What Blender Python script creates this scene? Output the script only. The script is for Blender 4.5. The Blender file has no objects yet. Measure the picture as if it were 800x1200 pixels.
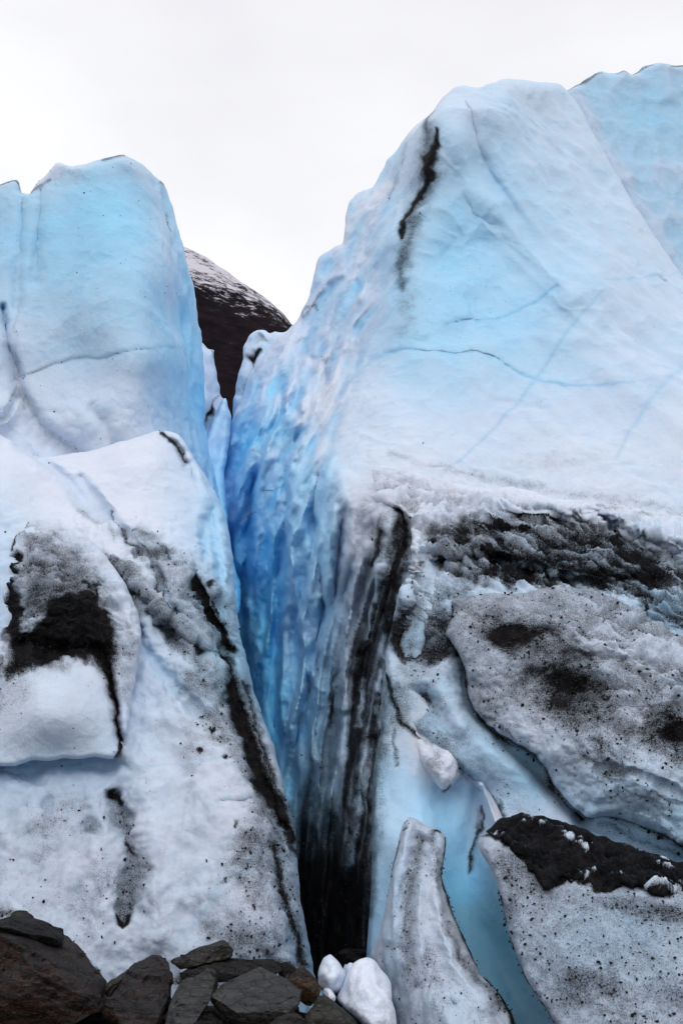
import bpy, bmesh, math, random
import numpy as np
from mathutils import Vector

# ------------------------------------------------------------------ camera, sky, sun, exposure
SC = bpy.context.scene
COL = SC.collection
CAM_H, PITCH, FOC = 1.7, math.radians(12), 1177.0      # camera height (m), upward tilt, focal length in photo pixels (1200 high)
cam = bpy.data.cameras.new('camera')
cam.sensor_fit = 'VERTICAL'
cam.sensor_height = 36.0
cam.lens = 36.0 * FOC / 1200.0
cam.clip_start, cam.clip_end = 0.1, 20000
cam_o = bpy.data.objects.new('camera', cam)
cam_o.location = (0, 0, CAM_H)
cam_o.rotation_euler = (math.radians(90) + PITCH, 0, 0)
COL.objects.link(cam_o)
SC.camera = cam_o

W = bpy.data.worlds.new('World')
SC.world = W
W.use_nodes = True
nt = W.node_tree
nt.nodes.clear()
SUN_EL, SUN_AZ = math.radians(48), math.radians(172)    # azimuth clockwise from +Y
n_out = nt.nodes.new('ShaderNodeOutputWorld')
n_bg = nt.nodes.new('ShaderNodeBackground'); n_bg.inputs['Strength'].default_value = 0.1
n_bg2 = nt.nodes.new('ShaderNodeBackground'); n_bg2.inputs['Strength'].default_value = 1.0
n_mix = nt.nodes.new('ShaderNodeMixShader'); n_mix.inputs[0].default_value = 0.93
sky = nt.nodes.new('ShaderNodeTexSky'); sky.sky_type = 'NISHITA'; sky.sun_disc = False
sky.sun_elevation = SUN_EL; sky.sun_rotation = SUN_AZ
tc = nt.nodes.new('ShaderNodeTexCoord')
mp = nt.nodes.new('ShaderNodeMapping'); mp.inputs['Scale'].default_value = (1.0, 1.0, 2.2)
cn = nt.nodes.new('ShaderNodeTexNoise'); cn.inputs['Scale'].default_value = 1.7; cn.inputs['Detail'].default_value = 5; cn.inputs['Roughness'].default_value = 0.5
cr = nt.nodes.new('ShaderNodeValToRGB')
cr.color_ramp.elements[0].position = 0.34; cr.color_ramp.elements[0].color = (0.87, 0.865, 0.91, 1)
cr.color_ramp.elements[1].position = 0.62; cr.color_ramp.elements[1].color = (1.07, 1.07, 1.09, 1)
L = nt.links.new
L(tc.outputs['Generated'], mp.inputs['Vector']); L(mp.outputs[0], cn.inputs['Vector'])
L(cn.outputs['Fac'], cr.inputs['Fac']); L(cr.outputs['Color'], n_bg2.inputs['Color'])
L(sky.outputs['Color'], n_bg.inputs['Color'])
L(n_bg.outputs[0], n_mix.inputs[1]); L(n_bg2.outputs[0], n_mix.inputs[2]); L(n_mix.outputs[0], n_out.inputs['Surface'])

sl = bpy.data.lights.new('sun', 'SUN'); sl.energy = 1.0; sl.angle = math.radians(40); sl.color = (1.0, 0.98, 0.97)
so = bpy.data.objects.new('sun', sl)
sd = Vector((math.sin(SUN_AZ) * math.cos(SUN_EL), math.cos(SUN_AZ) * math.cos(SUN_EL), math.sin(SUN_EL)))
so.rotation_euler = (-sd).to_track_quat('-Z', 'Y').to_euler(); so.location = (0, 0, 40)
COL.objects.link(so)

SC.view_settings.view_transform = 'Standard'
SC.view_settings.look = 'None'
SC.view_settings.exposure = 0.0
SC.view_settings.gamma = 1.0
SC.render.engine = 'CYCLES'
SC.cycles.use_denoising = True
SC.cycles.max_bounces = 12
SC.cycles.diffuse_bounces = 12
SC.cycles.glossy_bounces = 2
SC.cycles.use_adaptive_sampling = True
SC.cycles.adaptive_threshold = 0.02

# ------------------------------------------------------------------ numpy helpers
rng = np.random.default_rng(7)
random.seed(7)
_perm = rng.permutation(512)
_perm = np.concatenate([_perm, _perm, _perm])
_grad = rng.normal(size=(512, 3)); _grad /= np.linalg.norm(_grad, axis=1)[:, None]

def perlin(p):
    p = np.asarray(p, dtype=np.float64)
    i = np.floor(p).astype(np.int64); f = p - i
    u = f * f * f * (f * (f * 6 - 15) + 10)
    out = 0
    for dx in (0, 1):
        for dy in (0, 1):
            for dz in (0, 1):
                h = _perm[_perm[_perm[(i[:, 0] + dx) & 511] + ((i[:, 1] + dy) & 511)] + ((i[:, 2] + dz) & 511)] & 511
                g = _grad[h]
                d = g[:, 0] * (f[:, 0] - dx) + g[:, 1] * (f[:, 1] - dy) + g[:, 2] * (f[:, 2] - dz)
                w = (u[:, 0] if dx else 1 - u[:, 0]) * (u[:, 1] if dy else 1 - u[:, 1]) * (u[:, 2] if dz else 1 - u[:, 2])
                out = out + w * d
    return out * 1.6

def fbm(p, o=4, rough=0.5):
    r, a, s = 0, 1.0, 1.0
    for k in range(o):
        r = r + a * perlin(p * s + 17.3 * k); a *= rough; s *= 2.03
    return r

def puffy(p, o=3, rough=0.5):                         # rounded tops, sharp little valleys, about -0.5..0.5
    r, a, s = 0, 1.0, 1.0
    for k in range(o):
        r = r + a * (np.abs(perlin(p * s + 9.1 * k)) * 2 - 0.45); a *= rough; s *= 2.03
    return r

def worley(p):
    i = np.floor(p).astype(np.int64)
    best = np.full(len(p), 9.0); sec = np.full(len(p), 9.0)
    for dx in (-1, 0, 1):
        for dy in (-1, 0, 1):
            for dz in (-1, 0, 1):
                c = i + (dx, dy, dz)
                h = _perm[_perm[_perm[c[:, 0] & 511] + (c[:, 1] & 511)] + (c[:, 2] & 511)] & 511
                q = c + 0.5 + 0.38 * _grad[h] * 1.3
                d = np.sqrt(((p - q) ** 2).sum(1))
                n = d < best
                sec = np.where(n, best, np.minimum(sec, d)); best = np.where(n, d, best)
    return best, sec

def sm(a, b, x):
    t = np.clip((x - a) / (b - a), 0, 1)
    return t * t * (3 - 2 * t)

def rbf(ctrl, kernel='tps', smooth=0.0):
    c = np.array(ctrl, float); xy, v = c[:, :2] / 100, c[:, 2]
    def k(r):
        return r * r * np.log(r + 1e-9) if kernel == 'tps' else np.sqrt(r * r + .06)
    n = len(c)
    A = np.zeros((n + 3, n + 3)); A[:n, :n] = k(np.linalg.norm(xy[:, None] - xy[None], axis=2)) + smooth * np.eye(n) * (1 if kernel == 'tps' else -1)
    A[:n, n] = 1; A[:n, n + 1:] = xy; A[n:, :n] = A[:n, n:].T
    w = np.linalg.solve(A, np.concatenate([v, np.zeros(3)]))
    def f(X, Y):
        P = np.stack([X, Y], 1) / 100
        out = np.empty(len(P))
        for s in range(0, len(P), 20000):
            q = P[s:s + 20000]
            out[s:s + 20000] = k(np.linalg.norm(q[:, None] - xy[None], axis=2)) @ w[:n] + w[n] + q @ w[n + 1:]
        return out
    return f

def crom(pts, closed=True, seg=6):
    p = np.array(pts, float); n = len(p); out = []
    for i in range(n if closed else n - 1):
        if closed:
            a, b, c, d = p[i - 1], p[i], p[(i + 1) % n], p[(i + 2) % n]
        else:
            a, b, c, d = p[max(i - 1, 0)], p[i], p[i + 1], p[min(i + 2, n - 1)]
        m = max(2, min(seg, int(np.linalg.norm(c - b) / 4) + 1))
        for k in range(m):
            t = k / m
            cr_ = 0.5 * ((2 * b) + (c - a) * t + (2 * a - 5 * b + 4 * c - d) * t * t + (3 * b - a - 3 * c + d) * t ** 3)
            ln = b + (c - b) * t
            out.append(cr_ * 0.75 + ln * 0.25)
    if not closed: out.append(p[-1])
    return np.array(out)

def segdist(X, Y, poly, closed=False):
    """distance to a polyline, nearest point, parameter (index+t)"""
    P = np.stack([X, Y], 1)
    a = poly; b = np.roll(poly, -1, 0)
    if not closed: a, b = a[:-1], b[:-1]
    ab = b - a; L2 = (ab ** 2).sum(1) + 1e-9
    D = np.empty(len(P)); NP = np.empty((len(P), 2)); PR = np.empty(len(P)); SD = np.empty(len(P))
    for s in range(0, len(P), 8000):
        q = P[s:s + 8000]
        t = np.clip(((q[:, None] - a[None]) * ab[None]).sum(2) / L2[None], 0, 1)
        c = a[None] + t[:, :, None] * ab[None]
        d = ((q[:, None] - c) ** 2).sum(2)
        j = d.argmin(1); r = np.arange(len(q))
        D[s:s + 8000] = np.sqrt(d[r, j]); NP[s:s + 8000] = c[r, j]; PR[s:s + 8000] = j + t[r, j]
        SD[s:s + 8000] = np.sign(ab[j, 0] * (q[:, 1] - a[j, 1]) - ab[j, 1] * (q[:, 0] - a[j, 0]))
    return D, NP, PR, SD

def inside(X, Y, poly):
    r = np.zeros(len(X), bool)
    x0, y0 = poly[:, 0], poly[:, 1]; x1, y1 = np.roll(x0, -1), np.roll(y0, -1)
    for a, b, c, d in zip(x0, y0, x1, y1):
        if b == d: continue
        m = ((b > Y) != (d > Y)) & (X < (c - a) * (Y - b) / (d - b) + a)
        r ^= m
    return r

class F:
    """marks along the ice given in survey coordinates X, Y of one body"""
    def __init__(s, X, Y):
        s.X, s.Y = X, Y
        # wobble, so that strokes have natural edges
        p = np.stack([X / 22, Y / 22, X * 0], 1)
        s.wx = X + 4.5 * fbm(p, 3, .6); s.wy = Y + 4.5 * fbm(p + 40, 3, .6)
    def _sel(s, pts, r):
        q = np.array([p[:2] for p in pts], float)
        return np.where((s.X > q[:, 0].min() - r) & (s.X < q[:, 0].max() + r) & (s.Y > q[:, 1].min() - r) & (s.Y < q[:, 1].max() + r))[0]
    wb = 1.0
    def line(s, pts, w=None, wob=None, pw=None):
        if pw is None: pw = 2.0 if s.wb < 1 else 1.6
        """gaussian falloff from a curve; points (x, y[, width])"""
        if wob is None: wob = s.wb
        q = np.array([p[:2] for p in pts], float)
        ww = np.array([p[2] if len(p) > 2 else w for p in pts], float)
        i = s._sel(pts, ww.max() * 3.2)
        out = np.zeros(len(s.X))
        if not len(i): return out
        c = crom(q, False, 6)
        # map width on the refined curve
        tt = np.linspace(0, len(q) - 1, len(c)); wc = np.interp(tt, np.arange(len(q)), ww)
        X = s.X[i] + wob * (s.wx[i] - s.X[i]); Y = s.Y[i] + wob * (s.wy[i] - s.Y[i])
        d, _, pr, _ = segdist(X, Y, c)
        wl = np.interp(pr, np.arange(len(c)), wc)
        out[i] = np.exp(-(d / wl) ** pw)
        return out
    def side(s, pts, w, wob=0.3):
        """signed: +falloff on the left-hand side of travel in picture (y down), - on the other"""
        q = np.array(pts, float); i = s._sel(pts, w * 3.2); out = np.zeros(len(s.X))
        if not len(i): return out
        X = s.X[i] + wob * (s.wx[i] - s.X[i]); Y = s.Y[i] + wob * (s.wy[i] - s.Y[i])
        d, _, pr, sg = segdist(X, Y, crom(q, False, 6))
        c = crom(q, False, 6); e = np.minimum(pr, len(c) - 1 - pr); 
        out[i] = -sg * np.exp(-(d / w) ** 1.3) * (1 - np.exp(-(d / 2.2) ** 2)) * sm(0, 6, e)
        return out
    def blob(s, cx, cy, rx, ry, rot=0, wob=1.5):
        if s.wb < 1: wob *= .2
        X = s.X + wob * (s.wx - s.X) - cx; Y = s.Y + wob * (s.wy - s.Y) - cy
        c, n = math.cos(math.radians(rot)), math.sin(math.radians(rot))
        return np.exp(-(((X * c + Y * n) / rx) ** 2 + ((-X * n + Y * c) / ry) ** 2))
    def area(s, pts, feather=10, wob=1.5):
        if s.wb < 1: wob *= .3
        q = crom(pts, True, 5); i = s._sel(pts, feather * 2 + 10); out = np.zeros(len(s.X))
        if not len(i): return out
        X = s.X[i] + wob * (s.wx[i] - s.X[i]); Y = s.Y[i] + wob * (s.wy[i] - s.Y[i])
        d = segdist(X, Y, q, True)[0]
        ins = inside(X, Y, q)
        out[i] = sm(-feather, feather, np.where(ins, d, -d))
        return out

CP, SP = math.cos(PITCH), math.sin(PITCH)
def unproj(X, Y, D):
    """survey coordinates (angles seen from the tripod) and distance north -> metres"""
    a = (X - 400.0) / FOC; b = (600.0 - Y) / FOC
    dy = CP - b * SP; dz = SP + b * CP
    return np.stack([a / dy * D, D + 0 * a, CAM_H + dz / dy * D], 1)

# ------------------------------------------------------------------ materials
def new_mat(name):
    m = bpy.data.materials.new(name); m.use_nodes = True
    n = m.node_tree; n.nodes.clear()
    o = n.nodes.new('ShaderNodeOutputMaterial'); b = n.nodes.new('ShaderNodeBsdfPrincipled')
    n.links.new(b.outputs[0], o.inputs['Surface'])
    return m, n, b
class NB:
    def __init__(s, n): s.n = n
    def __call__(s, t, **k):
        x = s.n.nodes.new(t)
        for a, v in k.items(): setattr(x, a, v)
        return x
    def link(s, a, b): s.n.links.new(a, b)
    def math(s, op, a, b=None, c=None, clamp=False):
        x = s('ShaderNodeMath', operation=op); x.use_clamp = clamp
        for i, v in enumerate((a, b, c)):
            if v is None: continue
            if isinstance(v, (int, float)): x.inputs[i].default_value = v
            else: s.link(v, x.inputs[i])
        return x.outputs[0]
    def mix(s, f, a, b):
        x = s('ShaderNodeMix', data_type='RGBA')
        for sk, v in ((x.inputs[0], f), (x.inputs[6], a), (x.inputs[7], b)):
            if isinstance(v, (int, float)): sk.default_value = v
            elif isinstance(v, tuple): sk.default_value = v + (1,)
            else: s.link(v, sk)
        return x.outputs[2]
    def noise(s, vec, scale, detail=4, rough=0.5, dist=0.0):
        x = s('ShaderNodeTexNoise'); x.inputs['Scale'].default_value = scale; x.inputs['Detail'].default_value = detail
        x.inputs['Roughness'].default_value = rough; x.inputs['Distortion'].default_value = dist
        s.link(vec, x.inputs['Vector']); return x.outputs['Fac']
    def range(s, v, a, b, c=0, d=1):
        x = s('ShaderNodeMapRange'); x.inputs[1].default_value = a; x.inputs[2].default_value = b
        x.inputs[3].default_value = c; x.inputs[4].default_value = d
        s.link(v, x.inputs[0]); return x.outputs[0]

def ice_material():
    m, n, b = new_mat('glacier_ice'); N = NB(n)
    co = N('ShaderNodeTexCoord').outputs['Object']
    blue = N('ShaderNodeAttribute', attribute_name='blue').outputs['Fac']
    dirt = N('ShaderNodeAttribute', attribute_name='dirt').outputs['Fac']
    vein = N('ShaderNodeAttribute', attribute_name='vein').outputs['Fac']
    speck = N('ShaderNodeAttribute', attribute_name='speck').outputs['Fac']
    mid = N.noise(co, 3.0, 5, .6)
    bl = N.math('ADD', blue, N.math('MULTIPLY', N.math('SUBTRACT', mid, 0.5), 0.22))
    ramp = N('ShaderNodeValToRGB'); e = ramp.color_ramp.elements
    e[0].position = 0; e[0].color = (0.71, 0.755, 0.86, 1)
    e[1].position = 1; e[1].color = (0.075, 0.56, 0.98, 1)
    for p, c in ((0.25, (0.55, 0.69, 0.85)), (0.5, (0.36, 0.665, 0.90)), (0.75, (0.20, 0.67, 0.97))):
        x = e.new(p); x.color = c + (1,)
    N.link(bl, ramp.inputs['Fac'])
    col = N.mix(N.math('MULTIPLY', vein, 0.75, clamp=True), ramp.outputs['Color'], (0.16, 0.46, 0.70))
    grime_shade = N('ShaderNodeAttribute', attribute_name='grime_shade').outputs['Fac']
    gv = N.math('MULTIPLY', grime_shade, N.range(N.noise(co, 5.0, 6, .65), .3, .7, .65, 1.35), clamp=True)
    col = N.mix(gv, col, (0.22, 0.27, 0.36))  # grey tint: silt, plus the dimmer light low down painted into the colour
    # dusting: fine silt frozen into the surface, then grit
    col = N.mix(N.math('MULTIPLY', dirt, 0.30, clamp=True), col, (0.105, 0.108, 0.118))
    g1 = N.noise(co, 105.0, 2, .8)
    g2 = N.noise(co, 9.0, 4, .62)
    g = N.math('ADD', N.math('MULTIPLY', g1, 0.8), N.math('MULTIPLY', g2, 0.2))
    md = N.math('ADD', N.math('MULTIPLY', N.math('SUBTRACT', g, 0.5), 2.9), N.math('MULTIPLY', dirt, 1.42))
    mask = N.math('SUBTRACT', md, 0.40, clamp=True)
    dcol = N.mix(N.range(g2, .4, .7), (0.005, 0.005, 0.006), (0.018, 0.017, 0.018))
    col = N.mix(mask, col, dcol)
    vo = N('ShaderNodeTexVoronoi'); vo.inputs['Scale'].default_value = 16.0; N.link(co, vo.inputs['Vector'])
    rnd = N('ShaderNodeSeparateColor'); N.link(vo.outputs['Color'], rnd.inputs[0])
    rad = N.math('MULTIPLY', N.math('SUBTRACT', rnd.outputs[0], N.math('SUBTRACT', 1.0, speck)), 0.9)
    dot = N.math('MULTIPLY', N.math('SUBTRACT', N.math('MULTIPLY', rad, 0.35), vo.outputs['Distance']), 30.0, clamp=True)
    col = N.mix(dot, col, (0.02, 0.02, 0.024))
    N.link(col, b.inputs['Base Color'])
    r = N.math('SUBTRACT', 0.62, N.math('MULTIPLY', blue, 0.42))
    N.link(N.math('ADD', r, N.math('MULTIPLY', mask, 0.1), clamp=True), b.inputs['Roughness'])
    b.inputs['IOR'].default_value = 1.31
    b.inputs['Subsurface Weight'].default_value = 0.3; b.inputs['Subsurface Radius'].default_value = (0.25, 0.7, 1.0); b.inputs['Subsurface Scale'].default_value = 0.10
    N.link(N.math('SUBTRACT', 0.5, N.math('MULTIPLY', mask, 0.47), clamp=True), b.inputs['Specular IOR Level'])
    gran = N.noise(co, 75.0, 3, .7)
    crust = N.noise(co, 14.0, 5, .6)
    soft = N.math('SUBTRACT', 1.0, N.math('MULTIPLY', blue, 1.3), clamp=True)
    h = N.math('ADD', N.math('MULTIPLY', gran, 0.30), N.math('MULTIPLY', crust, 1.0))
    pit = N('ShaderNodeTexVoronoi'); pit.inputs['Scale'].default_value = 9.0; N.link(co, pit.inputs['Vector'])
    pits = N.math('POWER', pit.outputs['Distance'], 2.0)
    pits = N.math('MULTIPLY', pits, 1.6)
    h = N.math('MULTIPLY', h, N.math('ADD', N.math('MULTIPLY', soft, 0.72), 0.28))
    h = N.math('ADD', N.math('ADD', h, N.math('MULTIPLY', pits, N.math('MULTIPLY', N.range(mid, .4, .62), .55))), N.math('MULTIPLY', mask, 0.30))
    bp = N('ShaderNodeBump'); bp.inputs['Strength'].default_value = 0.55; bp.inputs['Distance'].default_value = 0.03
    N.link(h, bp.inputs['Height']); N.link(bp.outputs[0], b.inputs['Normal'])
    return m
ICE = ice_material()

def rock_material(name, c1, c2, c3, scale=1.0, dust=0.25):
    c1, c2, c3 = (tuple(v * k for v in c) for c, k in ((c1, .35), (c2, 1.15), (c3, .8)))
    m, n, b = new_mat(name); N = NB(n)
    co = N('ShaderNodeTexCoord').outputs['Object']
    mpn = N('ShaderNodeMapping'); mpn.inputs['Scale'].default_value = (1, 1, 5); mpn.inputs['Rotation'].default_value = (0.35, 0.25, 0)
    N.link(co, mpn.inputs['Vector'])
    a = N.noise(mpn.outputs[0], 6 * scale, 6, .65, .6)
    bb = N.noise(co, 3 * scale, 4, .6)
    s = N.noise(mpn.outputs[0], 30 * scale, 6, .75, .5)
    fine = N.noise(co, 60 * scale, 4, .75)
    crk = N('ShaderNodeTexVoronoi', feature='DISTANCE_TO_EDGE'); crk.inputs['Scale'].default_value = 7; N.link(mpn.outputs[0], crk.inputs['Vector'])
    col = N.mix(N.range(a, .42, .60), c1, c2)
    col = N.mix(N.range(bb, .52, .68), col, c3)
    col = N.mix(N.math('MULTIPLY', N.range(s, .57, .66), .8), col, tuple(min(1, x * 3.5 + .03) for x in c2))
    col = N.mix(N.math('MULTIPLY', N.range(fine, .5, .36), .7, clamp=True), col, tuple(x * .25 for x in c1))
    col = N.mix(N.math('MULTIPLY', N.range(crk.outputs['Distance'], .03, 0.0), .8, clamp=True), col, tuple(x * .2 for x in c1))
    geo = N('ShaderNodeNewGeometry'); sp = N('ShaderNodeSeparateXYZ'); N.link(geo.outputs['Normal'], sp.inputs[0])
    d = N.math('MULTIPLY', N.range(N.math('ADD', sp.outputs[2], N.math('MULTIPLY', N.noise(co, 7, 5, .7), 1.2)), 1.05, 1.45), dust)
    col = N.mix(d, col, (0.20, 0.215, 0.24))
    N.link(col, b.inputs['Base Color']); b.inputs['Roughness'].default_value = 0.6; b.inputs['Specular IOR Level'].default_value = .12
    bp = N('ShaderNodeBump'); bp.inputs['Strength'].default_value = 1.0; bp.inputs['Distance'].default_value = 0.05
    N.link(N.math('ADD', N.math('ADD', a, N.math('MULTIPLY', s, .6)), N.math('ADD', N.math('MULTIPLY', fine, .25), N.math('MULTIPLY', N.range(crk.outputs['Distance'], 0, .04), .3))), bp.inputs['Height']); N.link(bp.outputs[0], b.inputs['Normal'])
    return m
ROCK = {
    'brown': rock_material('brown_rock', (0.012, 0.005, 0.003), (0.038, 0.018, 0.011), (0.026, 0.022, 0.022), dust=.15),
    'grey': rock_material('grey_slate', (0.020, 0.018, 0.015), (0.052, 0.048, 0.040), (0.034, 0.028, 0.020), dust=.25),
    'tan': rock_material('tan_slate', (0.022, 0.021, 0.015), (0.050, 0.046, 0.032), (0.025, 0.024, 0.020), dust=.12),
    'rust': rock_material('rusty_rock', (0.035, 0.022, 0.012), (0.085, 0.045, 0.018), (0.03, 0.027, 0.022), dust=.08),
    'dark': rock_material('dark_rock', (0.006, 0.0055, 0.0055), (0.018, 0.014, 0.012), (0.016, 0.011, 0.008), dust=.03),
}
def grit_material():
    m, n, b = new_mat('grit'); N = NB(n)
    co = N('ShaderNodeTexCoord').outputs['Object']
    N.link(N.mix(N.range(N.noise(co, 11, 3), .4, .65), (0.007, 0.007, 0.008), (0.026, 0.022, 0.020)), b.inputs['Base Color'])
    b.inputs['Roughness'].default_value = .6; b.inputs['Specular IOR Level'].default_value = .15
    return m
GRIT = grit_material()

# ------------------------------------------------------------------ object helpers
def link_mesh(name, V, faces, mat, parent=None, origin=None, smooth=True):
    me = bpy.data.meshes.new(name)
    V = np.asarray(V, float)
    if origin is None:
        origin = np.array([(V[:, 0].min() + V[:, 0].max()) / 2, V[:, 1].min(), V[:, 2].min()])
    me.from_pydata([], [], [])
    faces = [np.asarray(f) for f in faces if len(f)]
    vv = V - origin
    me.vertices.add(len(vv)); me.vertices.foreach_set('co', vv.astype(np.float32).ravel())
    li = np.concatenate([f.ravel() for f in faces]); ln = np.concatenate([np.full(len(f), f.shape[1]) for f in faces])
    st = np.concatenate([[0], np.cumsum(ln)[:-1]])
    me.loops.add(len(li)); me.loops.foreach_set('vertex_index', li.astype(np.int32))
    me.polygons.add(len(ln)); me.polygons.foreach_set('loop_start', st.astype(np.int32))
    me.update(calc_edges=True); me.validate()
    me.polygons.foreach_set('use_smooth', np.full(len(me.polygons), smooth))
    me.materials.append(mat)
    o = bpy.data.objects.new(name, me); COL.objects.link(o)
    o.location = origin
    if parent is not None:
        o.parent = parent; o.location = Vector(origin) - parent.location
    return o

def tag(o, label=None, cat=None, group=None, kind=None):
    if label: o['label'] = label
    if cat: o['category'] = cat
    if group: o['group'] = group
    if kind: o['kind'] = kind
    return o

_phi = (1 + 5 ** .5) / 2
_icoV = np.array([(-1, _phi, 0), (1, _phi, 0), (-1, -_phi, 0), (1, -_phi, 0), (0, -1, _phi), (0, 1, _phi), (0, -1, -_phi), (0, 1, -_phi),
                  (_phi, 0, -1), (_phi, 0, 1), (-_phi, 0, -1), (-_phi, 0, 1)]) / 1.9
_icoF = np.array([(0, 11, 5), (0, 5, 1), (0, 1, 7), (0, 7, 10), (0, 10, 11), (1, 5, 9), (5, 11, 4), (11, 10, 2), (10, 7, 6), (7, 1, 8),
                  (3, 9, 4), (3, 4, 2), (3, 2, 6), (3, 6, 8), (3, 8, 9), (4, 9, 5), (2, 4, 11), (6, 2, 10), (8, 6, 7), (9, 8, 1)])
def pebbles(parent, P, weight, n, smin, smax):
    w = weight / weight.sum(); idx = rng.choice(len(P), n, p=w)
    c = P[idx] + rng.normal(size=(n, 3)) * 0.008
    s = smin * (smax / smin) ** (rng.random(n) ** 2.5)
    v = _icoV[None] * (1 + 0.35 * rng.normal(size=(n, 12, 1))).clip(.5, 1.5) * (0.6 + 0.8 * rng.random((n, 1, 3))) * s[:, None, None]
    v = v + c[:, None]
    f = _icoF[None] + (np.arange(n) * 12)[:, None, None]
    o = link_mesh('grit', v.reshape(-1, 3), [f.reshape(-1, 3)], GRIT, parent, smooth=False)
    o['kind'] = 'stuff'
    return o

def body(name, outline, ctrl, step, shape, paint, label, cat, rw=14, rr=0.5, thick=(0.2, 0.6, 1.5, 4.0, 8.0), shrink=(1, 2, 4, 9, 16), jit=0.9, grit=None, group=None, parent=None, grime_shade=0.0, gain=1.2):
    """one block of ice: a sculpted face with rounded rims that runs back into a solid flank"""
    ext = lambda x: x + max(0, x - 850) * 2.6 + min(0, x + 60) * 4.5           # carry the ice on past the survey's edges
    outline = [(ext(x), y) for x, y in outline]; ctrl = [(ext(x), y, d_) for x, y, d_ in ctrl]
    q = crom(outline, True, 6)
    jn = perlin(np.stack([q[:, 0] / 11, q[:, 1] / 11, 0 * q[:, 0] + 3.3], 1)); jn2 = perlin(np.stack([q[:, 0] / 11, q[:, 1] / 11, 0 * q[:, 0] + 8.3], 1))
    q = q + jit * 1.6 * np.stack([jn, jn2], 1)
    x0, y0 = q.min(0) - step; x1, y1 = q.max(0) + step
    gx = np.arange(x0, x1 + step, step); gy = np.arange(y0, y1 + step, step)
    GX, GY = np.meshgrid(gx, gy); nx = len(gx)
    X, Y = GX.ravel(), GY.ravel()
    ins = inside(X, Y, q)
    I = ins.reshape(GX.shape)
    C = I[:-1, :-1] | I[1:, :-1] | I[:-1, 1:] | I[1:, 1:]
    r, c = np.where(C)
    fa = np.stack([r * nx + c, (r + 1) * nx + c, (r + 1) * nx + c + 1, r * nx + c + 1], 1)
    used = np.unique(fa); rem = np.full(len(X), -1); rem[used] = np.arange(len(used))
    fa = rem[fa]; X, Y, ins = X[used], Y[used], ins[used]
    d, NP, _, _ = segdist(X, Y, q, True)
    X = np.where(ins, X, NP[:, 0]); Y = np.where(ins, Y, NP[:, 1]); d = np.where(ins, d, 0)
    D = rbf(ctrl)(X, Y)
    t = 1 - np.clip(d / rw, 0, 1)
    rim = rr * (1 - np.sqrt(np.clip(1 - t * t, 0, 1)))
    f = F(X, Y)
    P0 = unproj(X, Y, D)
    f.wb = .3; S, N_ = shape(f, P0); f.wb = 1.0                               # S: towards the viewer (m), N_: along the surface normal (m)
    D = D - S + rim
    P = unproj(X, Y, D)
    # normals of the base surface
    tri = np.cross(P[fa[:, 2]] - P[fa[:, 0]], P[fa[:, 3]] - P[fa[:, 1]])
    vn = np.zeros_like(P)
    for k in range(4): np.add.at(vn, fa[:, k], tri)
    vn /= np.linalg.norm(vn, axis=1)[:, None] + 1e-12
    fade = sm(0, 8, d) * 0.85 + 0.15
    P = P + vn * (N_ * fade)[:, None]
    blue, dirt, vein, speck = paint(f, P, N_, S)
    gr = grime_shade(f, P) if callable(grime_shade) else grime_shade
    dirt = np.clip(dirt * gain, 0, 1.3); dirt = dirt + (.12 * fbm(P * 5, 3, .6) + .13 * fbm(P * 17, 3, .7)) * 3 * dirt * (1 - dirt) * (dirt < 1); dirt = np.clip(dirt, 0, 1.4)
    at = [blue, dirt, vein, speck, gr]
    at = [np.broadcast_to(np.asarray(a, float), X.shape).copy() for a in at]
    # flank
    e = np.concatenate([fa[:, [0, 1]], fa[:, [1, 2]], fa[:, [2, 3]], fa[:, [3, 0]]])
    key = np.sort(e, 1); kk = key[:, 0] * 10 ** 7 + key[:, 1]
    u, ix, cnt = np.unique(kk, return_index=True, return_counts=True)
    be = e[ix[cnt == 1]]
    bv = np.unique(be); bm = np.full(len(X), -1); bm[bv] = np.arange(len(bv))
    # inward direction in survey space
    cx = np.zeros((len(X), 2)); ct = np.zeros(len(X))
    inw = np.zeros((len(X), 2))
    tv = np.stack([X[be[:, 1]] - X[be[:, 0]], Y[be[:, 1]] - Y[be[:, 0]]], 1)
    nv = np.stack([tv[:, 1], -tv[:, 0]], 1)
    # make sure it points inside
    mid = np.stack([(X[be[:, 0]] + X[be[:, 1]]) / 2, (Y[be[:, 0]] + Y[be[:, 1]]) / 2], 1)
    nl = nv / (np.linalg.norm(nv, axis=1)[:, None] + 1e-9)
    test = inside(mid[:, 0] + nl[:, 0] * 2, mid[:, 1] + nl[:, 1] * 2, q)
    nl = np.where(test[:, None], nl, -nl)
    for k in range(2): np.add.at(inw, be[:, k], nl)
    iv = inw[bv]; iv /= np.linalg.norm(iv, axis=1)[:, None] + 1e-9
    rings = [P]; off = len(P); prev = bv; faces = [fa]
    orient = 1
    base = P[bv]; ray = base - np.array([0, 0, CAM_H]); ray /= ray[:, 1:2]
    for t_, s_ in zip(thick, shrink):
        Pk = base + ray * t_
        sc_ = (base[:, 1] + t_) / FOC
        Pk = Pk + np.stack([iv[:, 0] * s_ * sc_, 0 * sc_, -iv[:, 1] * s_ * sc_], 1)
        Pk += 0.10 * min(1, t_) * np.stack([perlin(Pk * 1.3), 0 * t_ * sc_, perlin(Pk * 1.3 + 50)], 1) * 0.6
        rings.append(Pk)
        cur = np.arange(off, off + len(bv)); off += len(bv)
        pr = np.full(len(X), -1); pr[bv] = cur
        a, b = be[:, 0], be[:, 1]
        pa, pb = (a, b) if prev is bv else (prevmap[a], prevmap[b])
        faces.append(np.stack([pb, pa, pr[a], pr[b]], 1))
        prevmap = pr; prev = cur
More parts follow.
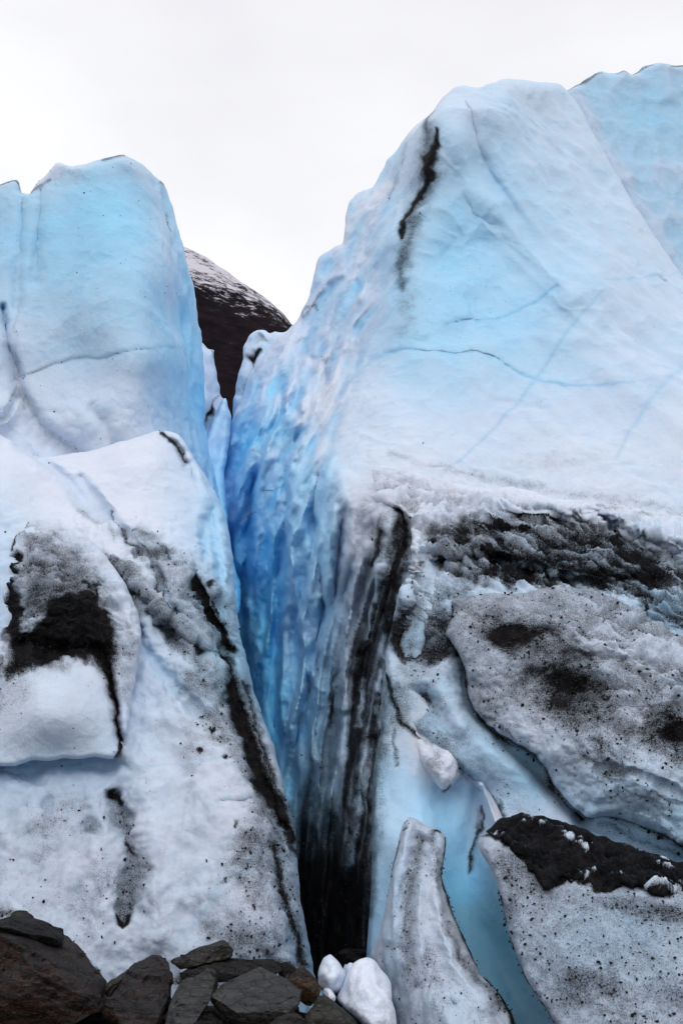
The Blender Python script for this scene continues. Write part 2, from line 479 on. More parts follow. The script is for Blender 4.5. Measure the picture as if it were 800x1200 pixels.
        for k in range(5): at[k] = np.concatenate([at[k], at[k][bv] if k != 2 else 0 * bv])
    V = np.concatenate(rings)
    o = link_mesh(name, V, [np.concatenate(faces)], ICE, parent)
    for nm, a in zip(('blue', 'dirt', 'vein', 'speck', 'grime_shade'), at):
        la = o.data.attributes.new(nm, 'FLOAT', 'POINT'); la.data.foreach_set('value', a.astype(np.float32))
    tag(o, label, cat, group)
    if grit:
        n, smin, smax = grit; smin, smax = smin * .4, smax * .5
        w = np.clip(at[1][:len(P)], 0.0, 1) ** 2 + 0.02 * np.clip(at[3][:len(P)], 0, 1)
        vis = (X > -20) & (X < 820) & (Y > 40) & (Y < 1220)
        pebbles(o, P + vn * 0.004, w * vis + 1e-9, n, smin, smax)
    return o

Z0 = 0.0
# ------------------------------------------------------------------ far ice wall, upper right
def shp(f, P):
    a = P * (1.8, 0.8, 1.35) + 0.25 * np.stack([perlin(P * 0.9), perlin(P * .9 + 7), perlin(P * .9 + 19)], 1)
    b, s = worley(a)
    n = 0.34 * np.minimum(b, .8) ** 2 * (.6 + .5 * perlin(P * .4)) + 0.05 * fbm(P * 1.1, 3)
    n += 0.12 * f.line([(668, 108), (700, 165), (745, 245), (800, 325)], 10)
    return 0, n
def pnt(f, P, N, S):
    cup = sm(.22, .02, N)
    bl = 0.20 + 0.20 * cup + 0.05 * fbm(P * .5, 2)
    bl = bl + .12 * f.blob(770, 130, 60, 50)
    dirt = .9 * f.line([(664, 107, 1.5), (690, 92, 2.5), (704, 87, 1.5)], 2, .3) + .8 * f.line([(722, 87, 1), (731, 85, 2), (737, 88, 1)], 2, .3) + \
        .9 * f.line([(742, 88, 1), (756, 78, 1.8), (765, 74, 1)], 1.6, .3) + .9 * f.line([(782, 77, 1), (800, 77, 2.5), (830, 74, 2)], 2, .3)
    return bl, np.clip(dirt, 0, 1), 0, 0.12
body('ice_wall', [(640, 112), (655, 112), (664, 108), (676, 100), (690, 91), (705, 84), (722, 87), (730, 83), (739, 89), (747, 84), (756, 77), (775, 75), (790, 77), (800, 77), (830, 70), (900, 66),
                  (900, 440), (760, 420), (690, 260), (650, 150)],
     [(640, 110, 22), (760, 76, 23), (900, 66, 23), (700, 200, 21.4), (800, 200, 21.8), (900, 200, 22), (800, 340, 20.6), (900, 430, 20), (690, 300, 20.5)],
     2.0, shp, pnt, 'far scalloped blue ice wall behind the tall right tower at the top right corner', 'ice wall', rw=8, rr=.4, grime_shade=.25, gain=1.0)

# ------------------------------------------------------------------ right tower and the long wall of the crevasse
RT = [(345, 380), (352, 366), (360, 354), (364, 338), (370, 310), (378, 297), (390, 290), (401, 284), (404, 262), (405, 248), (410, 236), (418, 227), (437, 218), (445, 205), (455, 186), (466, 174),
      (481, 152), (494, 142), (507, 130), (516, 118), (525, 109), (540, 101), (560, 104), (575, 98), (600, 92), (630, 96), (650, 97), (665, 106), (682, 130), (700, 165), (722, 203), (745, 242),
      (772, 284), (800, 324), (840, 380), (900, 450), (900, 700), (700, 700), (520, 720), (500, 800), (475, 900), (475, 1230), (330, 1230), (300, 1000), (270, 860), (235, 700), (235, 600),
      (250, 545), (262, 520), (273, 489), (284, 462), (294, 440), (312, 412), (328, 394)]
RTC = [(440, 1110, 8.7), (475, 1110, 8.6), (400, 1110, 9.8), (370, 1110, 11), (340, 1110, 12.5), (475, 1000, 8.5), (445, 1000, 8.7), (400, 1000, 10), (360, 1000, 12), (320, 1000, 14),
       (475, 900, 8.7), (455, 900, 8.9), (400, 900, 10.6), (360, 900, 12.5), (320, 900, 15), (490, 800, 9.2), (465, 800, 9.3), (420, 800, 10.4), (370, 800, 12.6), (320, 800, 15.5), (285, 800, 18),
       (520, 700, 9.7), (478, 700, 9.6), (425, 700, 10.7), (370, 700, 12.8), (320, 700, 16), (270, 700, 19.5), (480, 610, 10.2), (440, 600, 10.65), (400, 600, 11.3), (400, 555, 11.9), (440, 555, 11.25), (350, 600, 14.0), (300, 600, 17.3), (250, 600, 20.5),
       (450, 500, 11.9), (400, 500, 13.2), (350, 500, 15.8), (300, 500, 18.2), (265, 500, 20.5), (463, 370, 13.2), (430, 370, 14.3), (400, 370, 15.8), (350, 380, 18.7), (300, 430, 20.3),
       (500, 200, 14.4), (480, 200, 15.2), (455, 205, 16.6), (467, 290, 13.9), (430, 290, 15.8), (405, 250, 17.6), (518, 140, 14.9), (505, 135, 15.6),
       (550, 580, 11), (650, 590, 11), (750, 600, 11), (880, 620, 11), (550, 690, 10.6), (700, 700, 10.4), (550, 500, 11.9), (650, 480, 12.1), (780, 480, 12.1), (880, 480, 12.0),
       (540, 400, 13.15), (600, 400, 13.1), (680, 400, 12.8), (780, 400, 13.2), (520, 300, 13.95), (560, 300, 14.1), (630, 310, 13.75), (700, 320, 13.5), (780, 320, 14.8),
       (550, 200, 14.5), (575, 240, 14.3), (620, 200, 14.7), (700, 200, 16.2), (560, 105, 15.6), (620, 98, 16.3), (670, 115, 17.4)]
RTC = [(x, y, (9 + (d - 9) * (1 - .30 * float(np.clip((470 - x) / 120, 0, 1)) * float(np.clip((y - 330) / 120, 0, 1)))) if d > 9 else d) for x, y, d in RTC]
def shp(f, P):
    X, Y = f.X, f.Y
    fac = sm(0, 45, np.interp(Y, [90, 140, 200, 290, 370, 440, 520, 560, 1200], [540, 518, 500, 466, 464, 440, 415, 400, 470]) - X)   # 1 on the crevasse side
    up = sm(640, 480, Y)
    # long flutes of the crevasse wall: vertical low down, slanting higher up; cups and blades between them
    uu = X + .42 * np.minimum(Y - 640, 0) + 6 * fbm(np.stack([X / 60, Y / 90, 0 * X], 1), 3)
    lean = .42 * np.minimum(Y - 640, 0)
    q = np.stack([uu / 34, Y / 210, 0 * X], 1)
    blade = -np.abs(perlin(q))                                     # sharp standing edges
    q2 = np.stack([uu / 15 + 4, Y / 95, 0 * X], 1)
    blade2 = -np.abs(perlin(q2)); soft2 = perlin(q2 * (.7, .8, 1) + 9)
    b, s = worley(np.stack([uu / 24, Y / 62 + .35 * uu / 24, 0 * X + .5], 1) + .22 * fbm(np.stack([X / 30, Y / 60, 0 * X], 1), 2)[:, None])
    b2, s2 = worley(np.stack([uu / 13, Y / 36 + .4 * uu / 13, 0 * X + .5], 1) + .2 * fbm(np.stack([X / 16, Y / 30, 0 * X], 1), 2)[:, None])
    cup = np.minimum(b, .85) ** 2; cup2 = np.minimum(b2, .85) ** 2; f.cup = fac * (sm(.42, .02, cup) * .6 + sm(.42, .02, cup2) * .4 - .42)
    deep = np.interp(P[:, 1], [9, 12, 16, 20], [.35, .7, 1.1, 1.5])
    wall = fac * deep * (.75 * blade * (1 - .4 * up) + .22 * blade2 + .10 * soft2 + .42 * cup * (.4 + .6 * up) + .16 * cup2)
    n = fac * .03 * fbm(P * 2.2, 3)
    # front face: wide shallow bowls, slanting ribs on the right shoulder
    fr = 1 - fac
    rib = P[:, 0] + 0.62 * P[:, 2]
    n += fr * (0.10 * fbm(np.stack([rib * 0.9, P[:, 1] * .3, P[:, 2] * .18], 1), 3) * sm(560, 640, X + 0 * Y) + 0.07 * fbm(P * .5, 3))
    n += fr * .05 * (-np.abs(perlin(np.stack([rib * 2.3, P[:, 1] * .3, P[:, 2] * .35], 1)))) * sm(520, 600, X) * sm(480, 350, Y)
    bb, _ = worley(P * (.62, .3, .62) + 11 + .3 * fbm(P * .6, 2)[:, None])
    n += fr * 0.30 * np.minimum(bb, .8) ** 2 * sm(640, 560, X) * sm(520, 420, Y)
    dm, _ = worley(P * 3.1 + .5 * fbm(P * 2, 2)[:, None]); n += fr * .055 * np.minimum(dm, .8) ** 2 * (.5 + .5 * sm(-.3, .4, perlin(P * .8)))
    n += fr * 0.02 * puffy(P * 3, 3) * sm(470, 560, Y)
    S = wall
    # rib from the apex down to the right, bowl below it
    S = S + 0.16 * f.line([(530, 165), (553, 222), (600, 265), (640, 305), (670, 350)], 13) * fr
    S = S - 0.18 * f.blob(530, 300, 55, 60) * fr - 0.10 * f.blob(600, 360, 50, 45) * fr
    S = S + 0.06 * f.line([(560, 330), (535, 350), (520, 385)], 17)
    S = S - 0.10 * f.line([(545, 130), (560, 180), (610, 260), (650, 310)], 7) * fr
    S = S - 0.05 * f.line([(600, 140), (640, 220), (700, 310), (760, 400)], 9) - .05 * f.line([(640, 130), (690, 220), (750, 320)], 7)
    S = S + 0.12 * f.side([(519, 143), (508, 178), (497, 200), (492, 218), (478, 240), (467, 290)], 14)
    # deep folds of the lower wall
    for pts, d, w in (([(377, 560), (372, 600), (368, 640), (380, 700), (376, 760), (350, 850), (340, 930)], .35, 5), ([(342, 560), (330, 640), (322, 700), (318, 790)], .3, 5),
                      ([(405, 600), (397, 660), (388, 740), (382, 800), (372, 880)], .22, 5), ([(300, 560), (288, 620), (292, 700)], .3, 6),
                      ([(420, 680), (410, 740), (396, 800), (388, 850), (384, 920)], .20, 5), ([(468, 600), (470, 640), (455, 700), (438, 770), (428, 850), (420, 930)], .30, 11),
                      ([(440, 690), (425, 740), (415, 800), (410, 870), (405, 960)], .16, 5), ([(457, 760), (445, 840), (436, 920)], .16, 5),
                      ([(395, 330), (378, 370), (352, 420), (345, 480)], .35, 6), ([(430, 300), (420, 350), (395, 400), (380, 450)], .22, 6), ([(365, 420), (362, 470), (345, 540)], .25, 6)):
        S = S - d * .55 * f.line(pts, w)
    for pts, d, w in (([(447, 668), (432, 720), (424, 760)], .12, 4), ([(455, 720), (446, 790), (440, 860)], .10, 3), ([(430, 640), (415, 690), (405, 760), (402, 830)], .14, 6),
                      ([(392, 600), (384, 660), (380, 700)], .2, 7), ([(402, 560), (410, 620), (412, 660)], .18, 9), ([(428, 860), (415, 960), (405, 1030)], .15, 6)):
        S = S + d * f.line(pts, w)
    for pts, d, w in (([(337, 434), (333, 464), (331, 486), (317, 509), (306, 542), (300, 575), (298, 610), (297, 644), (290, 677), (287, 710), (290, 760)], .55, 13),
                      ([(362, 500), (347, 520), (339, 542), (337, 565), (340, 587), (337, 610), (340, 628), (338, 655), (336, 677), (335, 700), (331, 730), (327, 794), (325, 839), (330, 880)], .55, 13),
                      ([(394, 531), (376, 565), (369, 599), (372, 625), (367, 655), (362, 682), (356, 705), (349, 737), (351, 794), (338, 857), (334, 910)], .38, 10),
                      ([(396, 549), (389, 600), (383, 640), (384, 680), (379, 737), (362, 786), (370, 812), (362, 861), (361, 910)], .28, 9), ([(420, 640), (412, 690), (406, 722), (391, 794), (374, 857), (362, 902)], .22, 9),
                      ([(318, 470), (300, 500), (288, 535), (276, 570), (270, 620)], .45, 12), ([(360, 440), (352, 470), (352, 500)], .3, 9), ([(312, 600), (318, 660), (316, 720), (306, 780)], .35, 9),
                      ([(430, 310), (418, 350), (400, 390), (385, 430), (378, 470)], .35, 12), ([(455, 250), (440, 300), (428, 330)], .25, 10), ([(440, 380), (420, 430), (405, 460)], .18, 10), ([(400, 300), (392, 340), (370, 380), (350, 420)], .4, 11)):
        S = S + d * f.side(pts, w, .25)
    S = S + .22 * f.line([(402, 575), (436, 598), (462, 612)], 17) * sm(474, 462, X)
    uc = X - np.interp(Y, [560, 600, 650, 700, 760, 800, 900, 1000, 1100], [480, 473, 462, 446, 430, 422, 408, 398, 390])
    bz = sm(640, 720, Y) * sm(360, 390, X) * sm(480, 455, X)
    S = S + bz * (-.42 * np.abs(perlin(np.stack([uc / 17, Y / 230, 0 * X + 3], 1))) - .16 * np.abs(perlin(np.stack([uc / 8, Y / 130, 0 * X + 8], 1))))
    # old cracks
    S = S - 0.025 * f.line([(450, 415), (480, 414), (520, 425), (560, 430), (590, 434), (625, 445)], 2.5, .5) - .012 * f.line([(517, 388), (530, 385), (545, 386), (555, 390), (575, 386), (620, 362), (650, 335)], 2.2, .5)
    return S, n
RBLUE = rbf([(520, 300, .46), (600, 370, .40), (520, 200, .30), (620, 150, .22), (700, 220, .20), (700, 400, .20), (800, 400, .18), (600, 480, .24), (750, 500, .16), (500, 500, .22), (550, 560, .12), (700, 580, .08), (880, 560, .1),
             (480, 360, .44), (440, 250, .30), (400, 300, .34), (500, 160, .22), (560, 110, .18), (650, 100, .18), (430, 400, .40), (380, 380, .36), (400, 480, .36), (350, 400, .36), (320, 430, .40), (290, 470, .48),
             (330, 480, .62), (350, 470, .55), (350, 540, .62), (300, 540, .68), (275, 560, .74), (400, 540, .40), (440, 500, .28), (320, 620, .80), (280, 620, .88), (360, 620, .70), (400, 620, .34), (440, 580, .12), (300, 700, .98), (340, 700, .86), (380, 690, .58), (410, 680, .42),
             (310, 800, 1.05), (350, 800, .84), (380, 790, .55), (410, 800, .42), (330, 900, 1.0), (355, 920, .88), (350, 960, .85), (400, 900, .5), (380, 1000, .6), (440, 900, .4), (440, 1050, .4), (400, 1100, .5), (460, 700, .4), (450, 800, .4)], 'lin')
def pnt(f, P, N, S):
    X, Y = f.X, f.Y
    low = sm(.05, -.45, S) * sm(8, 40, np.interp(Y, [90, 140, 200, 290, 370, 440, 520, 560, 1200], [540, 518, 500, 466, 464, 440, 415, 400, 470]) - X)
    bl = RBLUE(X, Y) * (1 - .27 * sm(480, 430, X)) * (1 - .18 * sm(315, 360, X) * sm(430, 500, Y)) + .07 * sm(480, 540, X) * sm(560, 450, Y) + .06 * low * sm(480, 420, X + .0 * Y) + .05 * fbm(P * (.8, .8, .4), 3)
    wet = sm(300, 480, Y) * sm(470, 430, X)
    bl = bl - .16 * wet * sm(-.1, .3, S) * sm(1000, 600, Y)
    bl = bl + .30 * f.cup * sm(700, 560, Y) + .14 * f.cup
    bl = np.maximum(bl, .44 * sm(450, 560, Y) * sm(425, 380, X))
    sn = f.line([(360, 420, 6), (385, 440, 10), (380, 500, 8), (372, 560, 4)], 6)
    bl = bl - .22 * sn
    d = 0 * X
    def mx(v): nonlocal d; d = np.maximum(d, v)
    # black streak below the apex
    mx(1.15 * f.line([(517, 158, 2), (516, 172, 6), (510, 186, 7.5), (503, 198, 7), (500, 215, 7), (490, 232, 6), (483, 250, 5.5), (477, 266, 4.5), (469, 286, 2)], 5))
    mx(.62 * f.line([(512, 142, 6), (510, 155, 8), (505, 185, 15), (500, 215, 18), (490, 245, 14), (480, 280, 12), (474, 310, 10), (472, 340, 8)], 9))
    mx(.32 * f.blob(478, 365, 14, 40)); mx(.35 * f.line([(553, 155, 2), (562, 178, 4), (566, 195, 2)], 3)); mx(.25 * f.blob(625, 110, 14, 6)); mx(.4 * f.line([(766, 318, 1), (778, 332, 3)], 2.2))
    # dark creases of the crevasse side
    mx(.22 * f.line([(398, 350, 4), (388, 400, 4), (376, 430, 3)], 3)); mx(.2 * f.line([(395, 400, 3), (380, 450, 5), (375, 500, 4)], 4))
    mx(.35 * f.line([(475, 172, 2), (470, 200, 3), (455, 240, 2)], 2.5)); mx(.45 * f.line([(352, 370, 1.5), (362, 358, 3), (374, 360, 1.5)], 2.5))
    mx(.5 * f.line([(376, 660, 2), (378, 690, 4), (380, 715, 3)], 3)); mx(.4 * f.line([(374, 740, 2), (370, 790, 3), (352, 850, 3)], 3))
    mx(.62 * f.line([(280, 610, .8), (300, 600, .8)], .9, .2)); mx(.6 * f.line([(332, 568, .8), (320, 574, .8), (308, 575, .7)], .9, .2)); 
    # silt band between tower and dirty ledge
    mx(.30 * f.line([(455, 532, 5), (520, 550, 8), (580, 562, 9), (660, 578, 10), (740, 592, 10), (860, 604, 10)], 8)); mx(.2 * f.blob(640, 540, 70, 15))
    # the fluted, silt-black buttress under the ledge
    uc = X - np.interp(Y, [560, 600, 650, 700, 760, 800, 900, 1000, 1100], [480, 473, 462, 446, 430, 422, 408, 398, 390])
    stre = fbm(np.stack([uc / 10, Y / 190, 0 * X], 1), 3, .6); stre2 = perlin(np.stack([uc / 5, Y / 120, 0 * X + 7], 1))
    zone = f.area([(432, 610), (470, 588), (500, 640), (500, 720), (490, 800), (462, 900), (448, 1000), (445, 1200), (325, 1200), (332, 1010), (346, 930), (368, 850), (390, 770), (410, 700), (426, 650)], 22)
    mx(zone * np.clip(.46 + .24 * stre + .08 * stre2 + .55 * sm(900, 1060, Y), 0, 1.1))
    band = f.area([(462, 600), (480, 610), (484, 660), (472, 700), (458, 745), (454, 800), (452, 870), (442, 960), (438, 1060), (388, 1060), (394, 960), (400, 860), (406, 780), (418, 735), (434, 692), (454, 650)], 14)
    mx(band * np.clip(.85 + .36 * stre + .12 * stre2, .25, 1.15))
    mx(1.05 * f.line([(470, 602, 7), (474, 640, 10), (462, 690, 9), (449, 740, 7)], 8)); mx(.9 * f.line([(450, 622, 6), (442, 645, 8), (436, 662, 5)], 5)); mx(.8 * f.line([(412, 695, 3), (403, 740, 6), (392, 790, 6), (386, 850, 5)], 5))
    mx(.30 * f.area([(430, 560), (455, 560), (470, 600), (450, 640), (425, 700), (405, 760), (398, 720), (408, 640)], 14))
    for pts, w in (([(449, 664), (434, 712), (427, 745)], 4), ([(421, 665), (405, 720), (396, 780)], 6), ([(458, 745), (448, 800), (443, 850)], 3), ([(407, 800), (403, 860), (392, 930)], 6), ([(430, 880), (418, 960), (412, 1010)], 6), ([(424, 800), (421, 850)], 3)):
        d = d * (1 - .55 * f.line(pts, w))
    ed = sm(432, 470, X) * sm(760, 860, Y) * (1 - f.area([(462, 900), (440, 960), (430, 1040), (440, 1100), (480, 1100), (480, 880)], 6) * .0)
    vein = np.zeros(len(X))
    def vx(v): nonlocal vein; vein = np.maximum(vein, v)
    vx(.8 * f.line([(440, 420, 6), (462, 413, 3), (482, 414, 2), (520, 425, 2.6), (560, 430, 2.6), (590, 433, 2.6), (628, 446, 2), (700, 452, 1.6), (740, 456, 1)], 2, .4))
    vx(.95 * f.line([(517, 388, 3), (525, 385, 3.4), (533, 385, 2), (545, 385, 2), (553, 390, 3.4), (560, 390, 2), (580, 384, 1.6), (610, 368, 1.8), (650, 335, 2)], 2, .35)); vx(.5 * f.line([(484, 402, 2), (500, 398, 2)], 2))
    vx(.55 * f.line([(705, 340, 1.4), (676, 375, 2.4), (640, 425, 2.4), (610, 468, 2), (560, 520, 1.6), (530, 545, 1.2)], 2, .3)); vx(.42 * f.line([(800, 428, 5), (770, 462, 4), (740, 500, 2.5), (720, 540, 2)], 3, .4)); vx(.4 * f.line([(705, 325), (735, 328), (770, 322), (800, 318)], 1.6, .4))
    vx(.45 * f.line([(440, 420, 3), (420, 440, 4), (405, 455, 3)], 3))
    return np.clip(bl, 0, 1.1), np.clip(d, 0, 1.15), vein, .16 + .25 * f.blob(520, 280, 80, 90) + .3 * f.blob(560, 380, 100, 60)
body('ice_tower', RT, RTC, 1.7, shp, pnt, 'tallest pale blue ice tower, right of the crevasse, black-streaked below its peak', 'ice tower', rw=13, rr=.55, grit=(900, .008, .026), grime_shade=lambda f, P: .08 + .22 * f.area([(400, 560), (470, 590), (500, 700), (480, 1200), (340, 1200), (345, 950), (385, 760), (400, 650)], 22))

# ------------------------------------------------------------------ small seracs at the far end of the crevasse
def shp(f, P):
    return -0.3 * f.line([(301, 392), (290, 402), (284, 416)], 4), .22 * fbm(P * (1, 1, .5), 4) - .12 * np.abs(perlin(P * 1.6)) - .2 * f.line([(292, 424), (282, 446), (276, 462)], 2.5)
def pnt(f, P, N, S):
    d = 1.1 * f.line([(304, 407, 2.5), (298, 410, 4), (290, 418, 3)], 3, .3)
    d = np.maximum(d, .85 * f.line([(293, 428, 1), (285, 442, 2), (279, 460, 2)], 2, .3)); d = np.maximum(d, .4 * f.blob(305, 395, 12, 5))
    return .22 + .25 * sm(420, 500, f.Y) - .1 * sm(0, .1, N), d, 0, .1
body('ice_pinnacle', [(271, 493), (271, 478), (274, 458), (279, 438), (284, 420), (285, 408), (290, 396), (301, 386), (312, 386), (317, 390), (322, 387), (331, 389), (348, 380), (370, 400), (360, 520), (300, 580), (255, 570), (262, 520)],
     [(271, 490, 21.2), (290, 396, 21.8), (340, 385, 21.6), (300, 440, 21), (360, 450, 20.8), (300, 560, 20.5), (255, 570, 20.6), (355, 520, 20.5)],
     1.7, shp, pnt, 'small white pinnacle with two black gashes at the far mouth of the crevasse', 'ice pinnacle', rw=7, rr=.6, thick=(.2, .6, 1.5, 3), shrink=(1, 2, 3, 5))
def shp(f, P):
    return 0, .16 * fbm(P * (1, 1, .6), 4) - .08 * np.abs(perlin(P * 2.2))
def pnt(f, P, N, S):
    d = .75 * f.blob(250, 482, 6, 10, 20) + .6 * f.line([(258, 462, 1), (248, 478, 2), (243, 492, 3)], 2, .4) + .6 * f.line([(240, 404), (249, 414), (250, 420)], 1.2, .3)
    return .16 + .2 * sm(450, 520, f.Y), np.clip(d, 0, 1), 0, .15
body('ice_pinnacle', [(225, 400), (238, 402), (244, 410), (250, 411), (250, 422), (253, 436), (257, 452), (260, 464), (264, 480), (262, 540), (222, 560), (215, 450)],
     [(225, 400, 19.2), (250, 412, 19.4), (264, 480, 19.4), (240, 480, 18.8), (225, 560, 18.5), (260, 540, 18.8)],
     1.7, shp, pnt, 'narrow speckled pinnacle just right of the left tower, against the dark mountain', 'ice pinnacle', rw=6, rr=.4, thick=(.2, .6, 1.5, 3), shrink=(1, 2, 3, 4))
def pnt(f, P, N, S):
    return .34 + .3 * sm(480, 640, f.Y), .3 * f.line([(262, 470), (254, 490), (246, 505)], 2), 0, 0
body('ice_pinnacle', [(260, 470), (264, 467), (268, 478), (271, 490), (269, 520), (264, 560), (266, 660), (230, 680), (230, 540), (242, 510), (250, 492)],
     [(264, 467, 16.5), (271, 490, 16.4), (246, 505, 16.1), (260, 560, 15.6), (240, 660, 14.6), (268, 640, 14.9), (268, 560, 15.8)],
     1.7, shp, pnt, 'small pointed blue fin of ice low in the crevasse, left of the deep blue wall', 'ice fin', rw=6, rr=.4, thick=(.2, .6, 1.5, 3), shrink=(1, 2, 3, 4))

# ------------------------------------------------------------------ left tower
def shp(f, P):
    X, Y = f.X, f.Y
    side = sm(0, 24, X - np.interp(Y, [180, 260, 400, 480, 560, 640], [160, 188, 206, 214, 230, 250]))
    q = np.stack([P[:, 1] * .8 + P[:, 0] * .5, P[:, 0] * .3, P[:, 2] * .22], 1)
    n = side * (-.22 * np.abs(perlin(np.stack([(X - .1 * Y) / 12, Y / 85, 0 * X], 1))) - .09 * np.abs(perlin(np.stack([(X - .1 * Y) / 5.5, Y / 45, 0 * X + 3], 1))) + .05 * fbm(P * .9, 3))
    b, _ = worley(P * (.9, .5, .7) + 3); n += (1 - side) * (.16 * np.minimum(b, .8) ** 2 * sm(480, 380, Y) + .08 * fbm(P * .5, 3) + .012 * fbm(P * 3, 3) + .025 * puffy(P * 2.2, 3) * sm(420, 500, Y))
    S = -.09 * f.line([(29, 222, 6), (28, 260, 7), (22, 320, 8), (20, 360, 6)], 6) - .12 * f.line([(50, 230, 4), (46, 280, 8), (40, 330, 10)], 8)
    S = S - .22 * f.line([(4, 360, 4), (9, 400, 6), (20, 440, 7), (26, 466, 7), (40, 492, 10), (60, 515, 12), (88, 532, 10)], 7)
    S = S + .35 * f.blob(-8, 430, 22, 50) + .3 * f.blob(2, 480, 18, 22)
    S = S - .02 * f.line([(22, 442), (55, 432), (75, 424), (130, 418), (200, 407)], 3, .4) + .02 * f.side([(22, 442), (55, 432), (75, 424), (130, 418), (200, 407)], 12)
    S = S - .12 * f.line([(20, 466), (14, 480), (6, 490), (-10, 494)], 3)
    S = S + .10 * f.line([(150, 186), (180, 230), (195, 300), (203, 400)], 9) - .12 * f.line([(196, 205), (203, 240), (208, 290), (214, 340)], 4)
    S = S + side * (-.30 * np.abs(perlin(np.stack([(X - .1 * Y) / 13, Y / 90, 0 * X], 1))) - .12 * np.abs(perlin(np.stack([(X - .1 * Y) / 6, Y / 50, 0 * X + 3], 1))))
    S = S - .10 * f.line([(108, 480), (125, 500), (135, 520)], 9) + .16 * f.blob(90, 480, 30, 30) + .14 * f.blob(160, 490, 40, 30)
    return S, n
LB = rbf([(0, 260, .46), (100, 220, .46), (150, 260, .52), (60, 330, .44), (150, 340, .44), (60, 400, .26), (150, 400, .34), (100, 440, .24), (170, 450, .24), (0, 440, .12), (50, 490, .10), (120, 500, .12), (180, 500, .18), (20, 550, .05), (150, 560, .05),
          (178, 200, .3), (200, 250, .36), (215, 320, .42), (215, 400, .48), (230, 400, .46), (228, 470, .55), (245, 520, .52), (240, 580, .45), (250, 640, .6), (190, 300, .36), (60, 200, .2), (140, 192, .36)], 'lin')
def pnt(f, P, N, S):
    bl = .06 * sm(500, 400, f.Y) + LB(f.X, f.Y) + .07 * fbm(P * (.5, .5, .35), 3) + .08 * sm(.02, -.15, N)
    bl = bl - .14 * f.line([(150, 186), (182, 230), (196, 300), (204, 400)], 6)
    bl = bl - .2 * f.line([(40, 222), (70, 196), (95, 192)], 9)
    d = .9 * f.line([(120, 188, 1.5), (136, 184, 2.5), (150, 182, 1.5)], 2, .3)
    def mx(v): nonlocal d; d = np.maximum(d, v)
    mx(.9 * f.line([(-20, 222, 3), (2, 220, 3), (18, 213, 3), (24, 220, 2)], 2.5, .3)); mx(.7 * f.line([(36, 228, 4), (50, 222, 3), (62, 216, 2)], 3)); mx(.3 * f.blob(80, 210, 26, 8))
    mx(.15 * f.line([(30, 230, 4), (28, 260, 3), (24, 300, 2)], 3)); mx(.75 * f.line([(189, 212, 2), (196, 216, 2)], 2, .3)); mx(.65 * f.line([(199, 250, 1.5), (201, 262, 3), (201, 270, 1)], 2))
    mx(.35 * f.line([(184, 250, 1), (190, 300, 1)], 1.5))
    mx(.5 * f.line([(4, 370, 1), (9, 395, 2), (18, 430, 2), (24, 460, 2.5), (30, 478, 2)], 3)); mx(.3 * f.line([(24, 350, 1), (20, 390, 3), (22, 440, 3)], 3)); mx(.34 * f.line([(8, 380, 3), (20, 440, 6), (36, 480, 8), (60, 512, 9), (92, 532, 6)], 5))
    mx(.5 * f.line([(12, 447, 1.2), (26, 440, 1.6), (55, 431, 1.5), (75, 424, 1)], 1.6, .3)); mx(.12 * f.line([(75, 424, 1), (130, 418, 1.2), (200, 407, 1.5)], 1.4, .3)); mx(.5 * f.line([(22, 447, 1.2), (16, 462, 2), (6, 476, 1.2), (-10, 480, 1)], 1.4, .3))
    mx(.26 * f.line([(30, 520), (45, 530), (50, 538)], 5)); mx(.4 * f.line([(208, 402), (216, 420)], 1.4, .3)); mx(.3 * f.line([(168, 468, 1), (174, 478, 2)], 2))
    v = .30 * f.line([(75, 424), (130, 418), (200, 407), (230, 402)], 3, .4)
    v = np.maximum(v, .30 * f.line([(30, 430), (90, 405), (140, 378), (190, 356)], 3, .4)); v = np.maximum(v, .26 * f.line([(20, 350), (60, 338), (100, 315), (180, 280)], 3, .5)); v = np.maximum(v, .24 * f.line([(100, 482), (150, 478), (172, 472)], 2))
    return np.clip(bl, 0, 1), np.clip(d, 0, 1), v, .20 + .12 * sm(400, 250, f.Y)
body('ice_tower', [(-90, 228), (-20, 222), (0, 217), (20, 211), (25, 226), (35, 228), (43, 217), (56, 205), (67, 192), (85, 196), (110, 189), (128, 184), (145, 181), (158, 187), (170, 195), (182, 206), (192, 216), (200, 230),
                  (207, 258), (214, 285), (222, 315), (229, 342), (232, 372), (237, 398), (240, 430), (241, 465), (240, 490), (243, 515), (250, 545), (262, 591), (270, 640), (280, 720), (150, 720), (-90, 700)],
     [(-90, 225, 13.8), (60, 200, 14.2), (145, 185, 14.4), (175, 197, 14.9), (204, 250, 15.5), (230, 370, 15.8), (243, 500, 15.6), (262, 591, 15.0), (275, 700, 13.5),
      (0, 300, 13.4), (100, 300, 13.4), (180, 300, 13.6), (205, 330, 14.3), (222, 330, 15.4), (-90, 420, 12.8), (0, 420, 12.8), (100, 420, 12.8), (190, 420, 13), (215, 430, 14.3), (235, 430, 15.5),
      (0, 540, 12.3), (100, 540, 12.4), (190, 530, 12.9), (220, 530, 14), (240, 560, 14.7), (0, 680, 12), (150, 680, 12), (230, 660, 13.4), (-90, 680, 12)],
     1.7, shp, pnt, 'broad flat-topped pale blue ice tower left of the crevasse', 'ice tower', rw=10, rr=.35, shrink=(1, 8, 28, 75, 130), grit=(350, .008, .02), grime_shade=lambda f, P: .08 + .1 * sm(480, 420, f.Y), gain=.95)

